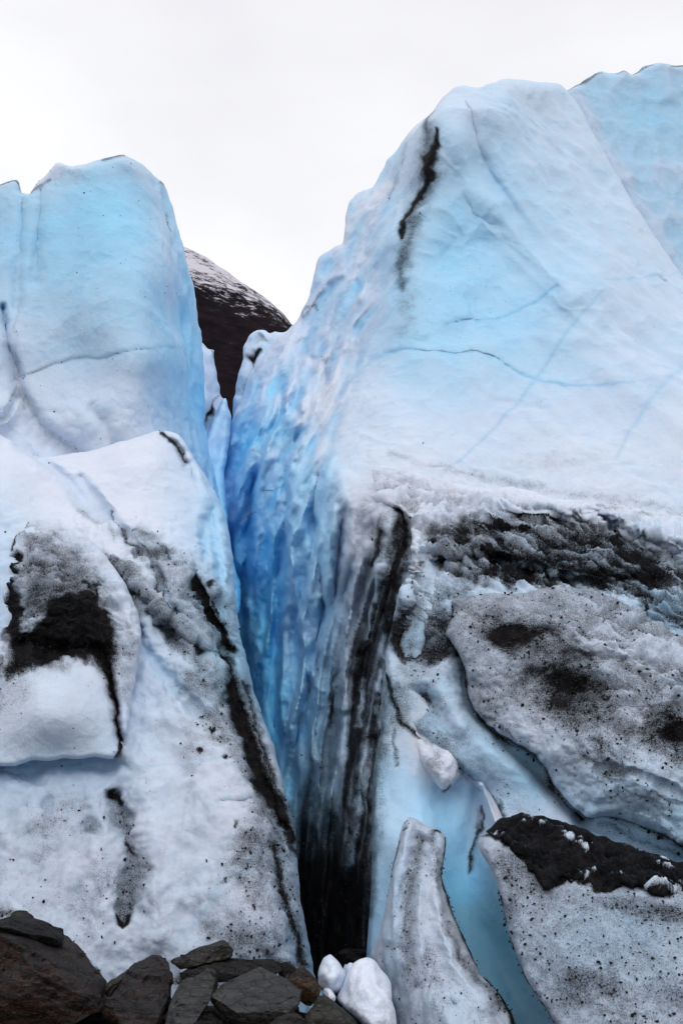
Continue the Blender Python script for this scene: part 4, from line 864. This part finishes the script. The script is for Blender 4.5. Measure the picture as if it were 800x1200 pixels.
# ------------------------------------------------------------------ block with the black cap
def shp(f, P):
    X, Y = f.X, f.Y
    cap = f.area([(564, 980), (590, 960), (610, 953), (640, 959), (700, 980), (760, 1002), (860, 1020), (860, 1055), (775, 1050), (748, 1040), (700, 1046), (665, 1034), (640, 1042), (622, 1022), (604, 1004), (584, 988)], 5)
    S = .10 * f.blob(575, 992, 14, 12) + .08 * f.blob(680, 1110, 70, 60) - .08 * f.line([(720, 1080), (760, 1140), (800, 1200)], 22) - .12 * f.line([(610, 1060), (640, 1130), (690, 1200)], 14) * 0
    return S, .03 * fbm(P * 1.5, 3) + .016 * puffy(P * 4, 4, .6)
def pnt(f, P, N, S):
    X, Y = f.X, f.Y
    big = .5 + .5 * fbm(P * 2.5, 3, .6)
    bl = .16 + .16 * f.blob(720, 1100, 80, 60) + .05 * fbm(P * 2, 2) - .1 * f.blob(572, 992, 14, 14)
    d = 0 * X + .34 + .12 * (big - .5)
    def mx(v): nonlocal d; d = np.maximum(d, v)
    mx(1.14 * f.area([(566, 978), (590, 960), (610, 953), (640, 959), (700, 980), (760, 1002), (860, 1020), (860, 1055), (775, 1050), (748, 1040), (700, 1046), (665, 1034), (640, 1042), (622, 1022), (604, 1004), (584, 986)], 5))
    mx(.62 * f.area([(560, 985), (620, 1000), (660, 1040), (760, 1050), (860, 1060), (860, 1090), (700, 1080), (640, 1060), (590, 1040)], 14) * (.6 + .5 * big)); mx(.62 * f.blob(680, 1160, 60, 36) * (.5 + big)); mx(.5 * f.blob(600, 1060, 26, 40)); mx(.9 * f.blob(612, 1002, 7, 8))
    mx(.9 * f.line([(561, 1000, 1.3), (572, 1018, 1.5), (585, 1052, 1.8), (595, 1096, 2), (615, 1146, 2.2), (636, 1178, 2), (655, 1208, 2)], 2, .2)); d = d * (1 - .75 * f.blob(566, 993, 11, 10))
    cracks = f.blob(755, 1035, 18, 5) + f.blob(672, 1030, 5, 8) + f.blob(700, 1030, 5, 8)
    d = d * (1 - .35 * np.clip(cracks, 0, 1))
    return np.clip(bl, 0, 1), np.clip(d, 0, 1.14), 0, .5
BK = body('ice_block', [(560, 988), (563, 980), (568, 975), (580, 966), (590, 961), (602, 957), (611, 953), (620, 957), (640, 959), (656, 964), (672, 970), (688, 976), (702, 981), (716, 987), (732, 992), (748, 998), (765, 1003), (785, 1010), (800, 1014), (860, 1026), (920, 1040), (920, 1330), (720, 1330), (670, 1235),
                  (652, 1203), (636, 1176), (624, 1160), (615, 1145), (604, 1118), (596, 1095), (590, 1072), (585, 1050), (580, 1032), (573, 1015), (565, 1003)],
     [(562, 988, 7.3), (610, 955, 7.6), (700, 981, 7.55), (800, 1014, 7.4), (900, 1035, 7.3), (600, 1020, 6.95), (700, 1040, 6.9), (800, 1060, 6.75), (600, 1100, 6.75), (700, 1110, 6.4), (820, 1130, 6.2), (640, 1180, 6.35), (720, 1200, 6.1), (850, 1210, 5.95), (700, 1320, 5.95), (880, 1320, 5.8)],
     1.5, shp, pnt, 'dusty ice block with a thick black gravel cap in the lower right corner', 'ice block', rw=9, rr=.2, thick=(.08, .25, .6, 1.1), shrink=(1, 3, 7, 12), jit=.7, grit=(4200, .004, .020), grime_shade=.52)

def shp(f, P): return .02 + .05 * f.line([(600, 985), (680, 1010), (780, 1030)], 12), .05 * puffy(P * 4, 4, .65) + .015 * puffy(P * 14, 3, .6)
def pnt(f, P, N, S): return .1, 1.1 - .75 * sm(.035, .07, N), 0, 0
body('gravel_cap', [(570, 976), (580, 966), (590, 961), (602, 957), (611, 953), (620, 956), (640, 958), (656, 963), (672, 969), (688, 975), (702, 980), (716, 986), (732, 991), (748, 997), (765, 1002), (785, 1009), (800, 1013), (860, 1025), (920, 1040), (920, 1062), (850, 1058), (800, 1052), (785, 1047), (776, 1052), (764, 1049), (752, 1039),
                    (741, 1041), (730, 1036), (716, 1046), (702, 1044), (690, 1040), (680, 1032), (668, 1036), (660, 1030), (650, 1038), (640, 1042), (632, 1036), (626, 1024), (618, 1020), (612, 1006), (600, 1000), (590, 988), (578, 984)],
     [(562, 988, 7.27), (610, 955, 7.57), (700, 981, 7.52), (800, 1014, 7.37), (900, 1035, 7.27), (600, 1020, 6.92), (700, 1040, 6.87), (800, 1060, 6.72), (650, 990, 7.2), (740, 1020, 7.05)],
     1.3, shp, pnt, 'thick cap of wet black gravel', None, rw=6, rr=.10, thick=(.05, .12, .2), shrink=(-1, -1, 0), jit=1.3, parent=BK, grit=(1800, .018, .055))

# ------------------------------------------------------------------ leaning spire
def shp(f, P):
    S = -.12 * f.line([(492, 985), (480, 1040), (476, 1110)], 9) + .10 * f.line([(508, 1000), (512, 1060), (535, 1130), (570, 1180)], 10) - .08 * f.line([(500, 990), (502, 1040), (505, 1100), (530, 1180)], 9) + .1 * f.line([(478, 970), (462, 1040), (455, 1100)], 8)
    return S, .03 * fbm(P * 2, 3) + .018 * puffy(P * (4, 4, 2), 3, .6)
def pnt(f, P, N, S):
    X, Y = f.X, f.Y
    big = .5 + .5 * fbm(P * 3, 3, .6)
    bl = .12 + .12 * f.line([(470, 1000), (458, 1080), (460, 1160)], 12) + .05 * fbm(P * 2, 2)
    d = .12 + .1 * big
    def mx(v): nonlocal d; d = np.maximum(d, v)
    mx(.50 * f.line([(492, 985, 10), (482, 1030, 14), (476, 1080, 12), (480, 1150, 10)], 12)); mx(.5 * f.line([(505, 975, 6), (512, 1010, 8), (516, 1040, 6)], 8)); mx(.55 * f.line([(525, 1080, 5), (548, 1130, 8), (585, 1180, 10)], 8)); mx(.42 * f.line([(500, 1120), (515, 1180), (520, 1220)], 12) * (.6 + big)); mx(.9 * f.blob(511, 977, 10, 4, 25)); mx(.85 * f.blob(471, 974, 3, 5))
    mx(.95 * f.line([(521, 982, 1.5), (521, 1002, 1.5), (517, 1026, 1.6), (526, 1056, 2), (542, 1096, 2.5), (556, 1126, 2.5), (571, 1150, 2), (594, 1180, 4), (603, 1205, 4)], 2, .2)); mx(.8 * f.line([(468, 985, 1), (459, 1020, 1.4), (450, 1062, 1.5)], 1.5, .2))
    return np.clip(bl, 0, 1), np.clip(d, 0, 1.1), 0, .12
body('ice_spire', [(433, 1125), (438, 1108), (445, 1092), (450, 1072), (455, 1045), (459, 1020), (464, 995), (469, 975), (474, 963), (482, 958), (490, 962), (500, 968), (511, 972), (520, 979), (522, 990), (520, 1008), (517, 1025), (521, 1042), (527, 1058), (534, 1078), (542, 1096), (549, 1111), (556, 1126), (562, 1140), (572, 1151), (583, 1164), (595, 1180), (605, 1204), (625, 1300),
                  (440, 1300), (463, 1240), (463, 1190), (450, 1150)],
     [(482, 960, 7.85), (515, 975, 7.8), (455, 1045, 7.6), (490, 1040, 7.2), (520, 1042, 7.4), (438, 1110, 7.7), (480, 1110, 7.0), (530, 1110, 7.0), (545, 1105, 7.15), (450, 1160, 7.5), (500, 1180, 6.6), (560, 1170, 6.7), (600, 1190, 6.7), (450, 1290, 7.0), (530, 1290, 6.3), (620, 1290, 6.4)],
     1.4, shp, pnt, 'leaning blunt-tipped spire of snowy ice at the bottom, right of the crevasse floor', 'ice spire', rw=9, rr=.2, thick=(.08, .25, .6, 1.0), shrink=(1, 3, 6, 8), jit=.6, grit=(900, .004, .014), grime_shade=.32)

# ------------------------------------------------------------------ the two white lumps and their crumbs on the crevasse floor
def lump(outline, ctrl, label, cat, name='ice_lump', ph=0):
    def s(f, P): return 0, .05 * fbm(P * 3 + ph, 3) - .04 * np.abs(perlin(P * 4 + ph)) + .005 * puffy(P * 14, 3)
    def p(f, P, N, S): return .04 + .05 * fbm(P * 4, 2), .10 + 0 * f.X, 0, .02
    body(name, outline, ctrl, 1.2, s, p, label, cat, rw=9, rr=.16, thick=(.04, .10, .2, .3), shrink=(1, 3, 6, 9), jit=.5)
lump([(372, 1143), (374, 1131), (379, 1122), (387, 1118), (394, 1124), (400, 1132), (405, 1146), (403, 1158), (396, 1164), (382, 1165), (374, 1158)],
     [(372, 1150, 6.9), (387, 1120, 6.95), (403, 1150, 6.85), (388, 1145, 6.72), (388, 1165, 6.75)], 'smaller white ice lump, left of its bigger neighbour, beside the rusty rock', 'ice lump')
lump([(394, 1170), (402, 1152), (408, 1139), (413, 1130), (422, 1124), (431, 1121), (439, 1126), (446, 1136), (454, 1144), (459, 1156), (459, 1172), (464, 1192), (462, 1215), (440, 1215), (425, 1202), (408, 1186)],
     [(400, 1165, 6.7), (428, 1123, 6.8), (458, 1155, 6.65), (430, 1160, 6.4), (445, 1190, 6.3), (460, 1210, 6.4), (410, 1187, 6.45)], 'bigger smooth white ice lump at the foot of the leaning spire', 'ice lump', ph=5)
lump([(376, 1166), (380, 1157), (387, 1158), (394, 1168), (391, 1175), (382, 1173)], [(376, 1166, 6.6), (385, 1157, 6.6), (393, 1172, 6.5), (384, 1173, 6.5)], 'tiny white ice crumb lying below the two white lumps', 'ice lump', ph=9)
lump([(405, 1134), (410, 1128), (416, 1131), (412, 1142), (405, 1148)], [(405, 1134, 7.0), (415, 1130, 7.0), (409, 1145, 6.95)], 'small sliver of ice wedged between the two white lumps', 'ice lump', ph=12)

# ------------------------------------------------------------------ rocks
def hull_rock(pts, depth, mat, label, name='rock', seed=0, back=.45, sub=4, amp=.008, strata=.014, tilt=(.35, .25)):
    """angular broken rock: convex hull of face points (x, y, distance) and a set-back copy, split along its bedding"""
    r = np.random.default_rng(seed)
    p = np.array(pts, float)
    P = unproj(p[:, 0], p[:, 1], p[:, 2])
    c = P.mean(0)
    B = c + (P - c) * (.78 + .1 * r.random((len(P), 1))) + np.array([0, back, -.05]) + r.normal(size=P.shape) * .02
    bm = bmesh.new()
    for v in np.concatenate([P, B]): bm.verts.new(v)
    h = bmesh.ops.convex_hull(bm, input=bm.verts)
    bmesh.ops.delete(bm, geom=list({g for g in h['geom_interior'] + h['geom_unused'] if isinstance(g, bmesh.types.BMVert)}), context='VERTS')
    for _ in range(9):                                              # flat fracture faces
        nn = Vector(r.normal(size=3)); nn.y -= .5; nn.normalize()
        pr = sorted(v.co.dot(nn) for v in bm.verts); cut = pr[-1] - (.05 + .08 * r.random()) * (pr[-1] - pr[0])
        res = bmesh.ops.bisect_plane(bm, geom=bm.verts[:] + bm.edges[:] + bm.faces[:], plane_co=nn * cut, plane_no=nn, clear_outer=True)
        bmesh.ops.contextual_create(bm, geom=[g for g in res['geom_cut'] if isinstance(g, bmesh.types.BMEdge)])
    bmesh.ops.recalc_face_normals(bm, faces=bm.faces)
    bmesh.ops.bevel(bm, geom=list(bm.edges), offset=.006, segments=1, profile=.5, affect='EDGES')
    bmesh.ops.triangulate(bm, faces=bm.faces)
    for _ in range(sub):
        es = [e for e in bm.edges if e.calc_length() > .045]
        if not es: break
        bmesh.ops.subdivide_edges(bm, edges=es, cuts=1, use_grid_fill=False)
        bmesh.ops.triangulate(bm, faces=bm.faces)
    bm.normal_update()
    V = np.array([v.co for v in bm.verts]); Nn = np.array([v.normal for v in bm.verts])
    bd = V[:, 2] * math.cos(tilt[0]) + V[:, 0] * math.sin(tilt[0]) + V[:, 1] * math.sin(tilt[1])
    k = bd * 16 + .8 * fbm(V * 2.5 + seed, 2); st = np.abs(k - np.floor(k) - .5) * 2
    lay = perlin(np.stack([np.floor(k) * 1.7, V[:, 0] * 1.5, V[:, 1] * 1.5], 1))
    disp = amp * fbm(V * 5 + seed * 3.1, 4, .6) + strata * (lay * 1.4 + (st > .85) * -.5) - amp * .8 * np.abs(perlin(V * 3 + seed))
    V = V + Nn * disp[:, None]
    F_ = np.array([[v.index for v in f_.verts] for f_ in bm.faces]) if False else None
    bm.verts.index_update()
    F_ = np.array([[v.index for v in f_.verts] for f_ in bm.faces]); bm.free()
    o = link_mesh(name, V, [F_], ROCK[mat], smooth=False)
    return tag(o, label, 'rock', 'dark rocks heaped at the foot of the ice')
RK = [
    ([(-50, 1085, 6.6), (0, 1082, 6.7), (35, 1087, 6.75), (72, 1108, 6.7), (98, 1140, 6.5), (119, 1162, 6.4), (118, 1215, 6.1), (70, 1178, 6.05), (15, 1100, 6.35), (10, 1230, 5.9), (-60, 1250, 5.9), (90, 1240, 6.0)], 'brown', 'largest rock, a dark reddish-brown boulder filling the bottom left corner', .5),
    ([(-30, 1083, 6.6), (0, 1076, 6.7), (14, 1073, 6.7), (48, 1083, 6.7), (71, 1097, 6.65), (74, 1113, 6.55), (55, 1102, 6.45), (10, 1088, 6.4)], 'dark', 'thin dark slab lying on top of the largest bottom-left boulder', .35),
    ([(5, 1082, 6.95), (19, 1064, 7.0), (31, 1065, 7.0), (44, 1079, 6.95), (40, 1092, 6.8), (12, 1092, 6.8)], 'tan', 'small pointed rock perched highest on the heap at the left', .12),
    ([(112, 1215, 6.1), (120, 1178, 6.25), (132, 1162, 6.35), (152, 1134, 6.5), (180, 1115, 6.6), (191, 1118, 6.6), (200, 1140, 6.5), (199, 1168, 6.3), (186, 1192, 6.1), (180, 1225, 5.95), (150, 1170, 6.15)], 'brown', 'upright wedge-shaped brown rock, second from the left along the heap', .35),
    ([(114, 1163, 6.65), (130, 1147, 6.7), (152, 1136, 6.7), (154, 1146, 6.6), (122, 1170, 6.5)], 'tan', 'small tan sliver leaning between the corner boulder and the brown wedge', .2),
    ([(180, 1225, 5.9), (198, 1180, 6.1), (203, 1160, 6.25), (216, 1148, 6.35), (243, 1135, 6.4), (253, 1150, 6.3), (247, 1172, 6.15), (226, 1192, 6.05), (212, 1225, 5.85)], 'grey', 'pale grey banded rock just right of the brown wedge', .35),
    ([(197, 1127, 6.95), (240, 1112, 7.05), (264, 1104, 7.05), (276, 1113, 7.0), (272, 1122, 6.9), (230, 1132, 6.8), (200, 1140, 6.75)], 'tan', 'long olive-tan plank of slate resting against the snow', .35),
    ([(205, 1142, 6.7), (250, 1128, 6.85), (325, 1128, 6.9), (334, 1136, 6.8), (318, 1148, 6.65), (255, 1146, 6.55), (212, 1155, 6.5)], 'dark', 'dark layered slab lying just below the long tan plank', .35),
    ([(238, 1172, 6.15), (268, 1153, 6.35), (297, 1137, 6.55), (330, 1150, 6.5), (353, 1163, 6.35), (350, 1178, 6.2), (318, 1197, 6.0), (296, 1192, 5.98), (258, 1182, 6.05), (246, 1192, 6.0), (310, 1212, 5.9)], 'grey', 'broad flat-topped grey slate with snow dust, bottom centre of the heap', .35),
    ([(332, 1150, 6.65), (342, 1138, 6.75), (354, 1131, 6.8), (364, 1140, 6.75), (377, 1156, 6.6), (372, 1170, 6.45), (358, 1186, 6.35), (350, 1165, 6.4)], 'rust', 'orange-brown rock beside the smaller white ice lump', .25),
    ([(352, 1200, 6.1), (370, 1168, 6.3), (382, 1172, 6.3), (402, 1184, 6.25), (424, 1204, 6.1), (420, 1225, 6.0), (355, 1225, 5.95)], 'tan', 'flat brown rock below the white ice lumps at the bottom edge', .3),
    ([(290, 1134, 6.95), (300, 1127, 7.0), (312, 1129, 7.0), (322, 1137, 6.9), (312, 1144, 6.8), (294, 1142, 6.8)], 'brown', 'small brown cobble on the dark layered slab, nearest the black band of ice', .12),
    ([(322, 1133, 7.0), (334, 1126, 7.05), (346, 1131, 7.0), (348, 1142, 6.9), (330, 1146, 6.85)], 'dark', 'small dark stone just left of the orange-brown rock', .12),
    ([(196, 1200, 6.0), (222, 1188, 6.1), (246, 1188, 6.1), (262, 1200, 6.0), (255, 1225, 5.9), (200, 1225, 5.85)], 'dark', 'low dark rock at the bottom edge, between the pale banded rock and the flat slate', .25),
    ([(300, 1205, 5.95), (330, 1190, 6.05), (352, 1190, 6.05), (362, 1206, 5.95), (350, 1228, 5.85), (305, 1228, 5.85)], 'brown', 'brown rock at the bottom edge under the right end of the flat slate', .25),
    ([(428, 1112, 8.9), (405, 1112, 8.9), (395, 1117, 8.8), (412, 1126, 8.6), (436, 1126, 8.6), (440, 1118, 8.7)], 'dark', 'dark low rock deep on the crevasse floor behind the white lumps', .3),
]
for i, (pts, m, lab, bk) in enumerate(RK):
    hull_rock(pts, None, m, lab, seed=i + 1, back=bk)

def rubble():
    n = 420
    c = np.stack([rng.uniform(-3.2, .45, n), rng.uniform(5.6, 7.5, n), np.zeros(n)], 1)
    c[:, 2] = -.95 + .85 * np.exp(-(np.maximum(c[:, 0] - .1, 0) / .35) ** 2) * np.exp(-((c[:, 1] - 6.4) / 1.5) ** 4) + .03
    sz = .02 + .07 * rng.random(n) ** 3
    v = _icoV[None] * (1 + .3 * rng.normal(size=(n, 12, 1))).clip(.5, 1.5) * (.5 + .9 * rng.random((n, 1, 3))) * sz[:, None, None] + c[:, None]
    o = link_mesh('rubble', v.reshape(-1, 3), [(_icoF[None] + (np.arange(n) * 12)[:, None, None]).reshape(-1, 3)], ROCK['grey'], smooth=False)
    o['kind'] = 'stuff'; o['label'] = 'loose dark stone chips between the rocks at the foot of the ice'; o['category'] = 'rubble'
rubble()

# ------------------------------------------------------------------ gravelly ground to the horizon, mountain
def ground():
    rings = np.concatenate([[0.01], np.geomspace(1.0, 6000, 110)]); na = 160
    an = np.linspace(0, 2 * math.pi, na, endpoint=False)
    R, A = np.meshgrid(rings, an, indexing='ij'); x, y = (R * np.cos(A)).ravel(), (R * np.sin(A) + 4).ravel()
    p = np.stack([x, y, 0 * x], 1)
    z = .08 * fbm(p * .5, 4) + .03 * fbm(p * 3, 3) * np.exp(-np.hypot(x, y) / 60) - .95 + .85 * np.exp(-(np.maximum(x - .1, 0) / .35) ** 2) * np.exp(-(np.maximum(-3.5 - x, 0) / 2) ** 2) * np.exp(-((y - 6.4) / 1.5) ** 4)
    i = np.arange(len(rings) - 1)[:, None] * na + np.arange(na)[None]; j = np.arange(len(rings) - 1)[:, None] * na + (np.arange(na)[None] + 1) % na
    fcs = np.stack([i, i + na, j + na, j], -1).reshape(-1, 4)
    o = link_mesh('ground', np.stack([x, y, z], 1), [fcs], ROCK['dark'], origin=np.zeros(3)); o['kind'] = 'structure'
ground()
def mountain():
    xs = np.linspace(-900, 700, 260); ys = np.linspace(420, 1500, 160)
    GX, GY = np.meshgrid(xs, ys); x, y = GX.ravel(), GY.ravel()
    # crest line descends to the right; profile set by survey bearings
    bear = (x / y)
    prof = np.interp(bear, [-.9, -.5, -.30, -.20, -.161, -.13, -.10, -.075, -.057, -.02, .1, .5], [.22, .42, .49, .505, .49, .475, .453, .435, .418, .37, .26, .05])
    crest = prof * 900
    near = sm(420, 900, y); back = sm(1500, 930, y)
    z = crest * near ** .9 * back
    p = np.stack([x, y, z], 1)
    z = z + near * back * (6 * fbm(p / 160, 4, .5) + 4 * fbm(p / 30, 4, .6) - 6 * np.abs(perlin(p / (60, 200, 200))))
    nx = len(xs); r, c = np.mgrid[0:len(ys) - 1, 0:nx - 1]; i = (r * nx + c).ravel()
    m, n, b = new_mat('mountain_heath'); N = NB(n)
    geo = N('ShaderNodeNewGeometry'); pos = geo.outputs['Position']
    sp = N('ShaderNodeSeparateXYZ'); N.link(pos, sp.inputs[0])
    mpn = N('ShaderNodeMapping'); mpn.inputs['Scale'].default_value = (.02, .02, .045); mpn.inputs['Rotation'].default_value = (0, .5, 0); N.link(pos, mpn.inputs[0])
    a = N.noise(mpn.outputs[0], 3, 8, .7); s = N.noise(mpn.outputs[0], 9, 6, .75)
    col = N.mix(N.range(a, .42, .6), (0.005, 0.004, 0.006), (0.014, 0.008, 0.012)); col = N.mix(N.range(s, .62, .75), col, (0.035, 0.027, 0.018))
    h = N.math('ADD', N.range(sp.outputs[2], 305, 385), N.math('ADD', N.math('MULTIPLY', N.math('SUBTRACT', s, .5), 2.2), N.math('MULTIPLY', N.math('SUBTRACT', a, .5), 3.0)))
    col = N.mix(N.math('MULTIPLY', N.range(h, .55, .95), .95), col, (0.58, 0.56, 0.63))
    N.link(col, b.inputs['Base Color']); b.inputs['Roughness'].default_value = .95; b.inputs['Specular IOR Level'].default_value = .05
    o = link_mesh('mountain', np.stack([x, y, z], 1), [np.stack([i, i + 1, i + nx + 1, i + nx], 1)], m, origin=np.array([0, 420., 0])); o['kind'] = 'structure'
mountain()
